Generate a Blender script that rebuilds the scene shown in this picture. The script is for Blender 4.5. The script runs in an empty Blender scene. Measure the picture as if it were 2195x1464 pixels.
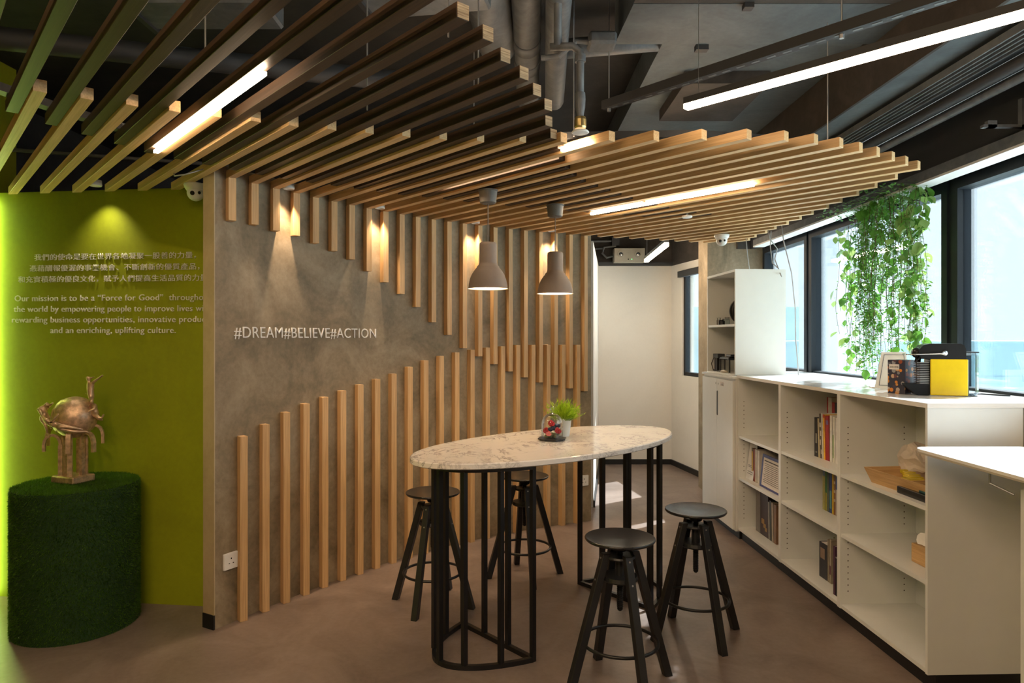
import bpy, bmesh, math, random
import numpy as np
from mathutils import Vector, Matrix, Euler
R = math.radians; PI = math.pi
random.seed(7)
SC = bpy.context.scene; COL = SC.collection
# ------------------------------------------------------------------ camera, world, sun, exposure
F = 1463.0; CX = 1097.5; CYH = 725.0; CAMZ = 1.5
cam_d = bpy.data.cameras.new('camera'); cam = bpy.data.objects.new('camera', cam_d); COL.objects.link(cam)
cam.location = (0, 0, CAMZ); cam.rotation_euler = (PI/2, 0, 0)
cam_d.sensor_width = 36; cam_d.lens = F/2195*36; cam_d.shift_y = -(732-CYH)/2195
cam_d.clip_start = 0.05; cam_d.clip_end = 500
SC.camera = cam
SC.view_settings.view_transform = 'Standard'; SC.view_settings.look = 'None'
SC.view_settings.gamma = 1.0; SC.view_settings.use_curve_mapping = False
SC.view_settings.exposure = 0.0
W = bpy.data.worlds.new('sky'); SC.world = W; W.use_nodes = True
bg = W.node_tree.nodes['Background']; bg.inputs[0].default_value = (0.84, 0.94, 1.0, 1); bg.inputs[1].default_value = 2.75
sd = bpy.data.lights.new('sun', 'SUN'); sun = bpy.data.objects.new('sun', sd); COL.objects.link(sun)
sd.energy = 52; sd.angle = R(0.6); sd.color = (0.95, 0.98, 1.0)
SUND = Vector((-0.79, -0.55, -1.0)).normalized(); sun.rotation_euler = SUND.to_track_quat('-Z', 'Y').to_euler(); sun.location = (8, 10, 9)
LED_E = 62.0          # emission strength of the warm linear lamps
SPOT_W = 38.0         # recessed downlights
WARM = (1.0, 0.72, 0.47)

# ------------------------------------------------------------------ materials
MATS = {}
def nodes_of(name):
    m = bpy.data.materials.new(name); m.use_nodes = True
    nt = m.node_tree; return m, nt, nt.nodes, nt.links, nt.nodes['Principled BSDF']
def texco(nt, scale=(1, 1, 1), kind='Object'):
    tc = nt.nodes.new('ShaderNodeTexCoord'); mp = nt.nodes.new('ShaderNodeMapping')
    mp.inputs['Scale'].default_value = scale; nt.links.new(tc.outputs[kind], mp.inputs[0]); return mp.outputs[0]
def noise(nt, vec, scale, detail=4, rough=0.55, dist=0.0):
    n = nt.nodes.new('ShaderNodeTexNoise'); n.inputs['Scale'].default_value = scale
    n.inputs['Detail'].default_value = detail; n.inputs['Roughness'].default_value = rough; n.inputs['Distortion'].default_value = dist
    nt.links.new(vec, n.inputs['Vector']); return n.outputs[0]
def ramp(nt, fac, stops):
    r = nt.nodes.new('ShaderNodeValToRGB'); e = r.color_ramp.elements
    while len(e) < len(stops): e.new(0.5)
    for i, (p, c) in enumerate(stops):
        e[i].position = p; e[i].color = (c[0], c[1], c[2], 1)
    nt.links.new(fac, r.inputs[0]); return r.outputs[0]
def bump(nt, fac, strength, dist=0.01):
    b = nt.nodes.new('ShaderNodeBump'); b.inputs['Strength'].default_value = strength; b.inputs['Distance'].default_value = dist
    nt.links.new(fac, b.inputs['Height']); nt.links.new(b.outputs[0], nt.nodes['Principled BSDF'].inputs['Normal'])
def mat(name, col, rough=0.5, metal=0.0, var=0.06, scale=12, bmp=0.0, spec=0.5, coat=0.0):
    """plain paint, plastic or metal with a slight procedural unevenness"""
    if name in MATS: return MATS[name]
    m, nt, N, L, b = nodes_of(name)
    v = noise(nt, texco(nt), scale)
    lo = [max(0, c*(1-var)) for c in col]; hi = [min(1, c*(1+var)) for c in col]
    L.new(ramp(nt, v, [(0.3, lo), (0.7, hi)]), b.inputs['Base Color'])
    b.inputs['Roughness'].default_value = rough; b.inputs['Metallic'].default_value = metal
    b.inputs['Specular IOR Level'].default_value = spec
    if coat: b.inputs['Coat Weight'].default_value = coat
    if bmp: bump(nt, v, bmp, 0.004)
    MATS[name] = m; return m
def wood(name, dark, light, rough=0.5, rand=0.25, stretch=(1.2, 45, 45)):
    m, nt, N, L, b = nodes_of(name)
    oi = N.new('ShaderNodeObjectInfo')
    tc = N.new('ShaderNodeTexCoord'); add = N.new('ShaderNodeVectorMath'); add.operation = 'ADD'
    sc_ = N.new('ShaderNodeVectorMath'); sc_.operation = 'SCALE'; sc_.inputs[0].default_value = (7, 5, 3)
    L.new(oi.outputs['Random'], sc_.inputs['Scale']); L.new(tc.outputs['Object'], add.inputs[0]); L.new(sc_.outputs[0], add.inputs[1])
    mp = N.new('ShaderNodeMapping'); mp.inputs['Scale'].default_value = stretch; L.new(add.outputs[0], mp.inputs[0])
    v = noise(nt, mp.outputs[0], 3.0, 6, 0.6, 0.4)
    c = ramp(nt, v, [(0.32, dark), (0.68, light)])
    hv = N.new('ShaderNodeHueSaturation'); L.new(c, hv.inputs['Color'])
    mr = N.new('ShaderNodeMapRange'); mr.inputs[3].default_value = 1-rand/2; mr.inputs[4].default_value = 1+rand/2
    L.new(oi.outputs['Random'], mr.inputs[0]); L.new(mr.outputs[0], hv.inputs['Value'])
    L.new(hv.outputs[0], b.inputs['Base Color']); b.inputs['Roughness'].default_value = rough
    bump(nt, v, 0.12, 0.002); MATS[name] = m; return m
def emit(name, col, s):
    m, nt, N, L, b = nodes_of(name)
    b.inputs['Base Color'].default_value = (0.8, 0.8, 0.8, 1)
    b.inputs['Emission Color'].default_value = (*col, 1); b.inputs['Emission Strength'].default_value = s
    MATS[name] = m; return m
def plaster(name, a, b_, c, rough=0.7, s1=1.6, bm=0.12):
    m, nt, N, L, b = nodes_of(name)
    v = texco(nt); n1 = noise(nt, v, s1, 8, 0.62, 1.2); n2 = noise(nt, v, 38, 5, 0.6)
    mx = N.new('ShaderNodeMath'); mx.operation = 'MULTIPLY_ADD'; mx.inputs[1].default_value = 0.22; L.new(n2, mx.inputs[0])
    sb = N.new('ShaderNodeMath'); sb.operation = 'MULTIPLY'; sb.inputs[1].default_value = 0.8; L.new(n1, sb.inputs[0]); L.new(sb.outputs[0], mx.inputs[2])
    L.new(ramp(nt, mx.outputs[0], [(0.34, a), (0.5, b_), (0.68, c)]), b.inputs['Base Color'])
    b.inputs['Roughness'].default_value = rough; bump(nt, mx.outputs[0], bm, 0.006); MATS[name] = m; return m
wood('oak', (0.50, 0.30, 0.13), (0.69, 0.455, 0.225), 0.48, 0.10)
wood('wenge', (0.020, 0.011, 0.006), (0.050, 0.027, 0.014), 0.5, 0.15)
wood('plywood_end', (0.20, 0.11, 0.05), (0.62, 0.44, 0.25), 0.6, 0.1, stretch=(3, 3, 90))
wood('bamboo', (0.48, 0.29, 0.12), (0.66, 0.43, 0.20), 0.45, 0.05, stretch=(2, 2, 40))
plaster('concrete', (0.125, 0.098, 0.056), (0.24, 0.187, 0.117), (0.37, 0.30, 0.205), 0.58, 2.1, 0.16)
plaster('concrete_end', (0.38, 0.29, 0.17), (0.44, 0.34, 0.21), (0.50, 0.39, 0.25), 0.7, 2.0, 0.1)
plaster('green_plaster', (0.24, 0.275, 0.0005), (0.29, 0.335, 0.0008), (0.345, 0.40, 0.0012), 0.75, 0.8, 0.14)
plaster('floor_vinyl', (0.145, 0.108, 0.090), (0.212, 0.160, 0.135), (0.285, 0.220, 0.188), 0.33, 2.2, 0.03)
plaster('white_wall', (0.74, 0.70, 0.63), (0.78, 0.74, 0.67), (0.81, 0.77, 0.70), 0.6, 0.7, 0.02)
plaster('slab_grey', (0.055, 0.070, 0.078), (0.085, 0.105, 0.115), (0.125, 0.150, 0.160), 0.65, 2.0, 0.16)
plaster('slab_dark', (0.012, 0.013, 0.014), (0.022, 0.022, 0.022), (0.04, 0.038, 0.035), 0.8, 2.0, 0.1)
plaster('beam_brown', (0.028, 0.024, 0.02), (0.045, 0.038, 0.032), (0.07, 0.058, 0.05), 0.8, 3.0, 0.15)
plaster('pipe_grey', (0.08, 0.09, 0.098), (0.115, 0.125, 0.133), (0.16, 0.17, 0.175), 0.5, 8.0, 0.15)
plaster('far_wall', (0.40, 0.52, 0.54), (0.50, 0.62, 0.64), (0.58, 0.70, 0.71), 0.8, 0.1, 0.0)
mat('white_laminate', (0.74, 0.76, 0.745), 0.28, var=0.015)
mat('worktop_white', (0.80, 0.78, 0.75), 0.16, var=0.015)
mat('white_paint', (0.72, 0.71, 0.68), 0.45, var=0.03)
mat('black_metal', (0.008, 0.008, 0.009), 0.38, 0.0, var=0.2)
mat('black_wood', (0.012, 0.0125, 0.014), 0.42, var=0.25)
mat('black_screw', (0.02, 0.02, 0.02), 0.3, 0.8)
mat('seat_black', (0.013, 0.013, 0.014), 0.24, var=0.2)
mat('black_base', (0.006, 0.006, 0.007), 0.5)
mat('dark_frame', (0.012, 0.016, 0.021), 0.5, spec=0.25)
mat('dark_paint', (0.03, 0.032, 0.035), 0.6)
mat('lamp_taupe', (0.21, 0.165, 0.135), 0.6)
mat('lamp_inside', (0.8, 0.76, 0.66), 0.6)
mat('lamp_canopy', (0.095, 0.092, 0.085), 0.55)
mat('cord_grey', (0.12, 0.10, 0.09), 0.6)
mat('cable_white', (0.42, 0.43, 0.44), 0.5)
mat('plastic_white', (0.78, 0.78, 0.76), 0.3)
mat('plastic_beige', (0.42, 0.38, 0.30), 0.45)
mat('lens_black', (0.01, 0.01, 0.01), 0.1)
mat('hole_dark', (0.05, 0.04, 0.03), 0.8)
mat('bronze', (0.62, 0.43, 0.28), 0.42, 0.65, var=0.35, scale=40, bmp=0.5)
mat('brass', (0.55, 0.42, 0.18), 0.35, 0.9)
mat('chrome', (0.8, 0.8, 0.8), 0.12, 1.0)
mat('alu', (0.45, 0.46, 0.47), 0.35, 0.9)
mat('letter_white', (0.88, 0.85, 0.80), 0.5)
mat('turf_base', (0.01, 0.04, 0.004), 0.9)
mat('pot_white', (0.75, 0.78, 0.80), 0.3)
mat('slate', (0.02, 0.018, 0.018), 0.4)
mat('rose_red', (0.42, 0.008, 0.02), 0.6, var=0.3, scale=60)
mat('rose_pink', (0.75, 0.18, 0.18), 0.6, var=0.3, scale=60)
mat('berry_blue', (0.01, 0.02, 0.06), 0.5)
mat('moss', (0.16, 0.16, 0.07), 0.9, var=0.4, scale=60)
mat('yellow_plastic', (0.85, 0.62, 0.01), 0.25, coat=0.3)
mat('machine_black', (0.018, 0.02, 0.022), 0.25)
mat('paper', (0.74, 0.70, 0.66), 0.7)
mat('tissue', (0.85, 0.84, 0.82), 0.8)
mat('cloth_beige', (0.66, 0.58, 0.50), 0.7)
mat('stem_brown', (0.09, 0.05, 0.02), 0.8)
def leafmat(name, a, b2):
    m, nt, N, L, b = nodes_of(name)
    v = noise(nt, texco(nt), 9, 3); L.new(ramp(nt, v, [(0.35, a), (0.65, b2)]), b.inputs['Base Color'])
    b.inputs['Roughness'].default_value = 0.45
    tr = N.new('ShaderNodeBsdfTranslucent'); tr.inputs[0].default_value = (b2[0]*1.6, b2[1]*1.4, b2[2], 1)
    mx = N.new('ShaderNodeMixShader'); mx.inputs[0].default_value = 0.35
    L.new(b.outputs[0], mx.inputs[1]); L.new(tr.outputs[0], mx.inputs[2]); L.new(mx.outputs[0], N['Material Output'].inputs[0]); MATS[name] = m
leafmat('leaf_green', (0.03, 0.12, 0.018), (0.11, 0.30, 0.05))
leafmat('leaf_pale', (0.11, 0.25, 0.07), (0.27, 0.44, 0.16))
leafmat('leaf_lime', (0.14, 0.30, 0.01), (0.34, 0.52, 0.03))
leafmat('turf_blade', (0.028, 0.075, 0.001), (0.065, 0.16, 0.003))
def glass_mat(name, tint, gl=0.07, rough=0.02):
    m, nt, N, L, b = nodes_of(name)
    t = N.new('ShaderNodeBsdfTransparent'); t.inputs[0].default_value = (*tint, 1)
    g = N.new('ShaderNodeBsdfGlossy'); g.inputs['Roughness'].default_value = rough; g.inputs[0].default_value = (0.95, 0.97, 1, 1)
    lw = N.new('ShaderNodeLayerWeight'); lw.inputs[0].default_value = 0.25
    mr = N.new('ShaderNodeMapRange'); mr.inputs[3].default_value = gl; mr.inputs[4].default_value = 0.75
    L.new(lw.outputs['Fresnel'], mr.inputs[0])
    mx = N.new('ShaderNodeMixShader'); L.new(mr.outputs[0], mx.inputs[0]); L.new(t.outputs[0], mx.inputs[1]); L.new(g.outputs[0], mx.inputs[2])
    L.new(mx.outputs[0], N['Material Output'].inputs[0]); MATS[name] = m
glass_mat('window_glass', (0.93, 0.97, 0.98), 0.03)
glass_mat('clear_glass', (0.96, 0.97, 0.97), 0.05)
glass_mat('clear_plastic', (0.90, 0.96, 0.98), 0.08, 0.05)
emit('led_warm', (1.0, 0.74, 0.49), LED_E)
emit('led_near', (1.0, 0.74, 0.50), 16.0)
emit('led_fill', (1.0, 0.70, 0.44), 205.0)  # warm fill for the two added lamps out of view
emit('led_lime', (0.72, 1.0, 0.30), 16.0)
emit('bulb', (1.0, 0.71, 0.43), 320.0)
emit('disc_glow', (1.0, 0.85, 0.7), 1.2)
emit('green_dot', (0.1, 1.0, 0.3), 2.0)
def marble():
    m, nt, N, L, b = nodes_of('marble')
    v = texco(nt, (1, 1, 1)); wv = noise(nt, v, 3.0, 5, 0.6)
    ad = N.new('ShaderNodeVectorMath'); ad.operation = 'MULTIPLY_ADD'; ad.inputs[1].default_value = (0.25, 0.25, 0.25)
    cb = N.new('ShaderNodeCombineXYZ'); L.new(wv, cb.inputs[0]); L.new(wv, cb.inputs[1]); L.new(cb.outputs[0], ad.inputs[0]); L.new(v, ad.inputs[2])
    vo = noise(nt, ad.outputs[0], 4.5, 5, 0.65, 2.2)
    s = N.new('ShaderNodeMath'); s.operation = 'SUBTRACT'; s.inputs[1].default_value = 0.5; L.new(vo, s.inputs[0])
    a = N.new('ShaderNodeMath'); a.operation = 'ABSOLUTE'; L.new(s.outputs[0], a.inputs[0])
    vein = ramp(nt, a.outputs[0], [(0.0, (0.55,)*3), (0.010, (0.50,)*3), (0.036, (0.0,)*3)])
    pm = ramp(nt, noise(nt, v, 5.0, 3), [(0.38, (0,)*3), (0.56, (1,)*3)])
    mm = N.new('ShaderNodeMix'); mm.data_type = 'RGBA'; mm.blend_type = 'MULTIPLY'; mm.inputs[0].default_value = 1
    L.new(vein, mm.inputs[6]); L.new(pm, mm.inputs[7])
    mx = N.new('ShaderNodeMix'); mx.data_type = 'RGBA'
    mx.inputs[6].default_value = (0.80, 0.755, 0.70, 1); mx.inputs[7].default_value = (0.06, 0.04, 0.05, 1); L.new(mm.outputs[2], mx.inputs[0])
    L.new(mx.outputs[2], b.inputs['Base Color']); b.inputs['Roughness'].default_value = 0.13; MATS['marble'] = m
marble()
def confetti():
    m, nt, N, L, b = nodes_of('confetti_print')
    v = texco(nt, (1, 1, 1)); vo = N.new('ShaderNodeTexVoronoi'); vo.inputs['Scale'].default_value = 42; L.new(v, vo.inputs[0])
    dots = ramp(nt, vo.outputs['Distance'], [(0.0, (1,)*3), (0.40, (1,)*3), (0.46, (0,)*3)])
    hs = N.new('ShaderNodeSeparateColor'); L.new(vo.outputs['Color'], hs.inputs[0])
    c = ramp(nt, hs.outputs[0], [(0.0, (0.7, 0.22, 0.02)), (0.3, (0.6, 0.3, 0.08)), (0.5, (0.5, 0.5, 0.5)), (0.65, (0.03, 0.04, 0.08)), (1, (0.35, 0.08, 0.03))])
    mx = N.new('ShaderNodeMix'); mx.data_type = 'RGBA'; mx.inputs[6].default_value = (0.035, 0.035, 0.06, 1); L.new(dots, mx.inputs[0]); L.new(c, mx.inputs[7])
    L.new(mx.outputs[2], b.inputs['Base Color']); b.inputs['Roughness'].default_value = 0.4; MATS['confetti_print'] = m
confetti()
_bc = [0]
def bookmat(col, rough=0.45):
    k = 'cover_%02d' % _bc[0]; _bc[0] += 1
    return mat(k, col, rough, var=0.12, scale=30)

# ------------------------------------------------------------------ mesh helpers
def mesh_from(name, verts, faces):
    me = bpy.data.meshes.new(name); me.from_pydata([tuple(v) for v in verts], [], faces); me.update(); return me
def to_mesh(bm, name, smooth=False):
    me = bpy.data.meshes.new(name); bmesh.ops.recalc_face_normals(bm, faces=bm.faces); bm.to_mesh(me); bm.free()
    if smooth: me.shade_smooth()
    return me
def tag(o, label=None, cat=None, group=None, kind=None):
    if label: o['label'] = label
    if cat: o['category'] = cat
    if group: o['group'] = group
    if kind: o['kind'] = kind
    return o
def thing(name, label, cat, loc=(0, 0, 0), rz=0.0, group=None):
    o = bpy.data.objects.new(name, None); o.empty_display_size = 0.05; COL.objects.link(o)
    o.location = loc; o.rotation_euler = (0, 0, rz); tag(o, label, cat, group)
    return o
def part(name, me, m, parent=None, loc=None, rot=None, label=None, kind=None, world=False, smooth=False):
    if isinstance(me, bmesh.types.BMesh): me = to_mesh(me, name, smooth)
    o = bpy.data.objects.new(name, me); COL.objects.link(o)
    if m is not None and not me.materials: me.materials.append(MATS[m] if isinstance(m, str) else m)
    if parent is not None:
        o.parent = parent
        if world:
            pm = Matrix.Identity(4); q = parent
            chain = []
            while q: chain.append(q); q = q.parent
            for q in reversed(chain): pm = pm @ q.matrix_parent_inverse @ q.matrix_basis
            o.matrix_parent_inverse = pm.inverted()
    if loc is not None: o.location = loc
    if rot is not None: o.rotation_euler = rot
    return tag(o, label=label, kind=kind)
def BM(): return bmesh.new()
def box(bm, x0, x1, y0, y1, z0, z1, M=None, bev=0.0):
    vs = [bm.verts.new(p) for p in ((x0, y0, z0), (x1, y0, z0), (x1, y1, z0), (x0, y1, z0), (x0, y0, z1), (x1, y0, z1), (x1, y1, z1), (x0, y1, z1))]
    fs = [bm.faces.new([vs[i] for i in f]) for f in ((0, 3, 2, 1), (4, 5, 6, 7), (0, 1, 5, 4), (1, 2, 6, 5), (2, 3, 7, 6), (3, 0, 4, 7))]
    if bev > 0:
        es = list({e for f in fs for e in f.edges})
        r = bmesh.ops.bevel(bm, geom=es, offset=bev, segments=1, affect='EDGES', profile=0.5); vs = list({v for f in r['faces'] for v in f.verts} | {v for v in vs if v.is_valid})
    if M is not None:
        bmesh.ops.transform(bm, matrix=M, verts=[v for v in vs if v.is_valid])
    return bm
def bxm(x0, x1, y0, y1, z0, z1, bev=0.0, M=None): return box(BM(), x0, x1, y0, y1, z0, z1, M, bev)
def tube(bm, pts, r, n=10, cap=True):
    """tube along a poly-line; r a number or one radius per point"""
    pts = [Vector(p) for p in pts]; rr = r if isinstance(r, (list, tuple)) else [r]*len(pts)
    rings = []; prev = None
    for i, p in enumerate(pts):
        a = pts[max(i-1, 0)]; b = pts[min(i+1, len(pts)-1)]; t = (b-a).normalized()
        if prev is None:
            ref = Vector((0, 0, 1)) if abs(t.z) < 0.9 else Vector((1, 0, 0)); u = t.cross(ref).normalized()
        else:
            u = (prev - t*prev.dot(t)); u = u.normalized() if u.length > 1e-6 else t.orthogonal().normalized()
        prev = u; v = t.cross(u)
        rings.append([bm.verts.new(p+(u*math.cos(2*PI*k/n)+v*math.sin(2*PI*k/n))*rr[i]) for k in range(n)])
    for a, b in zip(rings, rings[1:]):
        for k in range(n): bm.faces.new((a[k], a[(k+1) % n], b[(k+1) % n], b[k]))
    if cap:
        bm.faces.new(rings[0][::-1]); bm.faces.new(rings[-1])
    return bm
def lathe(bm, prof, n=32, center=(0, 0, 0), cap=True):
    cx, cy, cz = center; rings = []
    for r, z in prof:
        rings.append([bm.verts.new((cx+r*math.cos(2*PI*k/n), cy+r*math.sin(2*PI*k/n), cz+z)) for k in range(n)])
    for a, b in zip(rings, rings[1:]):
        for k in range(n): bm.faces.new((a[k], a[(k+1) % n], b[(k+1) % n], b[k]))
    if cap:
        if prof[0][0] > 1e-4: bm.faces.new(rings[0][::-1])
        if prof[-1][0] > 1e-4: bm.faces.new(rings[-1])
    return bm
def torus(bm, c, R0, r, n=40, m=8):
    rings = []
    for i in range(n):
        a = 2*PI*i/n; rings.append([bm.verts.new((c[0]+(R0+r*math.cos(2*PI*k/m))*math.cos(a), c[1]+(R0+r*math.cos(2*PI*k/m))*math.sin(a), c[2]+r*math.sin(2*PI*k/m))) for k in range(m)])
    for i in range(n):
        a, b = rings[i], rings[(i+1) % n]
        for k in range(m): bm.faces.new((a[k], b[k], b[(k+1) % m], a[(k+1) % m]))
    return bm
def prism(bm, outline, z0, z1):
    lo = [bm.verts.new((p[0], p[1], z0)) for p in outline]; hi = [bm.verts.new((p[0], p[1], z1)) for p in outline]; n = len(lo)
    bm.faces.new(lo[::-1]); bm.faces.new(hi)
    for k in range(n): bm.faces.new((lo[k], lo[(k+1) % n], hi[(k+1) % n], hi[k]))
    return bm
def sphere(bm, c, r, seg=20, rings=12, sc=(1, 1, 1)):
    M = Matrix.Translation(c) @ Matrix.Diagonal((*[r*s for s in sc], 1))
    bmesh.ops.create_uvsphere(bm, u_segments=seg, v_segments=rings, radius=1, matrix=M); return bm
def beam(name, p0, p1, w, h, m, parent, label=None, bev=0.0012, kind=None):
    """box from p0 to p1 (centre line), local X along it, w sideways, h upwards"""
    p0 = Vector(p0); p1 = Vector(p1); d = p1-p0; L = d.length; x = d.normalized()
    up = Vector((0, 0, 1)) if abs(x.z) < 0.9 else Vector((NX, NY, 0))
    if abs(x.z) >= 0.9: y = up.normalized(); z = x.cross(y)
    else: y = up.cross(x).normalized(); z = x.cross(y)
    o = part(name, bxm(0, L, -w/2, w/2, -h/2, h/2, bev), m, parent, label=label, kind=kind)
    Mx = Matrix((x, y, z)).transposed().to_4x4(); Mx.translation = p0
    o.matrix_basis = Mx; return o
def P(x, y, z):
    """point at height z seen at pixel x, y"""
    Y = (CAMZ-z)*F/(y-CYH); return Vector(((x-CX)/F*Y, Y, z))
def copy_tree(o, parent=None):
    c = o.copy(); COL.objects.link(c)
    if parent is not None: c.parent = parent
    for ch in list(o.children): copy_tree(ch, c)
    return c

# ------------------------------------------------------------------ slat grid: n across the slats, s along them
TH = R(-48.15); DX, DY = math.cos(TH), math.sin(TH); NX, NY = -DY, DX
def NS(n, s, z=0.0): return Vector((n*NX+s*DX, n*NY+s*DY, z))
def nk(k): return 1.266+(0.1368 if k >= 0 else 0.1335)*k
_front = [-3.613, -3.659, -3.708, -3.754, -3.793, -3.823, -3.845, -3.873, -3.905, -3.908, -3.925, -3.934, -3.940, -3.944, -3.934, -3.917, -3.890, -3.864, -3.835, -3.804, -3.775, -3.744]
_pf = np.polyfit([nk(k) for k in range(22)], _front, 4)
def sfront(n): return float(np.polyval(_pf, n))
SD = 0.042; SW = 0.040; ZB = 2.335; SH = 0.042
def swall(n): return sfront(n)-SD
def GW(X): return 3.615-0.1185*X          # green wall line

# ------------------------------------------------------------------ setting
def struct(name, me, m, label=None, **k):
    return part(name, me, m, label=label, kind='structure', **k)
struct('floor', bxm(-3.6, 2.52, -3.2, 9.2, -0.12, 0.0), 'floor_vinyl', 'grey brown floor with a soft sheen')
# green wall with the lime light at its left end
gw = BM(); prism(gw, [(-3.22, GW(-3.22)), (-1.45, GW(-1.45)), (-1.45, GW(-1.45)+0.12), (-3.22, GW(-3.22)+0.12)], 0, 2.345)
wall_green = struct('wall_left', gw, 'green_plaster', 'lime green plastered wall carrying the mission lettering')
struct('wall_side', bxm(-3.20, -3.05, -3.2, 4.2, 0, 3.15), 'green_plaster', 'green side wall at the far left')
struct('wall_rear', bxm(-3.5, 2.52, -3.3, -3.15, 0, 3.15), 'concrete', 'wall behind the viewer')
# curved concrete wall
ns = [1.204+(4.235-1.204)*i/48 for i in range(49)]
fr = []; bk = []
for i, n in enumerate(ns):
    p = NS(n, swall(n)); t = (NS(n+0.01, swall(n+0.01))-NS(n-0.01, swall(n-0.01))).normalized(); nm = Vector((-t.y, t.x, 0))
    fr.append((p.x, p.y)); bk.append((p.x+nm.x*0.082, p.y+nm.y*0.082))
cw = BM()
for a in range(48):
    q = [fr[a], fr[a+1], bk[a+1], bk[a]]
v0 = [cw.verts.new((*p, 0.0)) for p in fr+bk[::-1]]; v1 = [cw.verts.new((*p, 2.40)) for p in fr+bk[::-1]]; L_ = len(v0)
for k in range(L_): cw.faces.new((v0[k], v0[(k+1) % L_], v1[(k+1) % L_], v1[k]))
for a in range(48):
    cw.faces.new((v1[a], v1[a+1], v1[L_-2-a], v1[L_-1-a])); cw.faces.new((v0[a+1], v0[a], v0[L_-1-a], v0[L_-2-a]))
wall_c = struct('wall_center', cw, 'concrete', 'curved trowelled concrete wall with vertical wooden slats')
e0 = Vector((*fr[0], 0)); e1 = Vector((*bk[0], 0)); et = (e0-e1).normalized(); en = Vector((-et.y, et.x, 0))
def endbox(z0, z1, out, m, nm, lab):
    a = e1-et*0.002; b = e0+et*0.002; o_ = en*(-out if en.dot(Vector((0, -1, 0))) < 0 else out)
    bm = BM(); prism(bm, [(a.x, a.y), (b.x, b.y), (b.x+o_.x, b.y+o_.y), (a.x+o_.x, a.y+o_.y)], z0, z1)
    return part(nm, bm, m, wall_c, label=lab)
endbox(0.075, 2.36, 0.006, 'concrete_end', 'end_cap', 'warm buff painted end face of the wall')
endbox(0.0, 0.075, 0.010, 'black_base', 'baseboard_piece', 'short black skirting at the wall end')

# hall behind
hall = [(1.03, 8.13), (1.90, 8.13)]
struct('wall_back', bxm(0.4, 2.1, 8.13, 8.25, 0, 2.36), 'white_wall', 'white wall at the end of the passage')
bm = BM(); prism(bm, [(1.03, 8.13), (0.72, 6.05), (0.66, 6.05), (0.97, 8.15)], 0, 2.36); struct('wall_passage', bm, 'white_wall', 'white side wall of the passage behind the slatted wall')
def wline(t): return (1.90+0.173*t, 8.13-0.985*t)     # right hall wall
WT0 = 0.30; WT1 = 1.50
def wseg(bm, t0, t1, z0, z1, off0=0.0, off1=0.14):
    a = wline(t0); b = wline(t1); nx, ny = 0.985, 0.173
    prism(bm, [(a[0]+nx*off0, a[1]+ny*off0), (b[0]+nx*off0, b[1]+ny*off0), (b[0]+nx*off1, b[1]+ny*off1), (a[0]+nx*off1, a[1]+ny*off1)], z0, z1); return bm
bm = BM(); wseg(bm, 0, 1.55, 0, 1.073); wseg(bm, 0, WT0, 1.073, 2.36); wseg(bm, WT0, 1.55, 2.28, 2.36)
struct('wall_right', bm, 'white_wall', 'white wall under and around the passage window')
bm = BM(); wseg(bm, WT0, WT1, 1.073, 1.115, 0.02, 0.08); wseg(bm, WT0, WT1, 2.24, 2.28, 0.02, 0.08); wseg(bm, WT0, WT0+0.045, 1.073, 2.28, 0.02, 0.08); wseg(bm, WT1-0.045, WT1, 1.073, 2.28, 0.02, 0.08)
win4 = struct('window_4', bm, 'dark_frame', 'narrow dark framed window at the end of the passage')
part('pane', wseg(BM(), WT0+0.045, WT1-0.045, 1.115, 2.24, 0.045, 0.052), 'window_glass', win4)
part('blind_box', wseg(BM(), WT0-0.06, WT1-0.1, 2.20, 2.27, -0.03, 0.02), 'dark_paint', win4)
struct('baseboard_back', bxm(0.9, 1.90, 8.112, 8.13, 0, 0.06), 'black_base', 'black skirting of the passage end wall')
struct('baseboard_right', wseg(BM(), 0.018, 1.5, 0, 0.06, -0.018, 0), 'black_base', 'black skirting below the passage window')
bm = BM(); prism(bm, [(1.03, 8.11), (0.72, 6.05), (0.735, 6.05), (1.045, 8.11)], 0, 0.06); struct('baseboard_passage', bm, 'black_base', 'black skirting of the passage side wall')
# dark beams over the passage
struct('trim_1', bxm(0.4, 2.1, 8.06, 8.13, 2.36, 2.40), 'dark_paint', 'dark rail above the white end wall')
struct('wall_upper', bxm(0.4, 2.4, 8.10, 8.25, 2.40, 3.15), 'beam_brown', 'dark brown wall above the end wall')
bm = BM(); wseg(bm, 0, 1.6, 2.36, 3.1, -0.01, 0.14); struct('wall_beam', bm, 'beam_brown', 'brown beam above the passage window')
# column
struct('wall_column', bxm(1.885, 2.52, 6.58, 6.90, 0, 3.1), 'concrete', 'concrete column behind the tall shelf')
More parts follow.
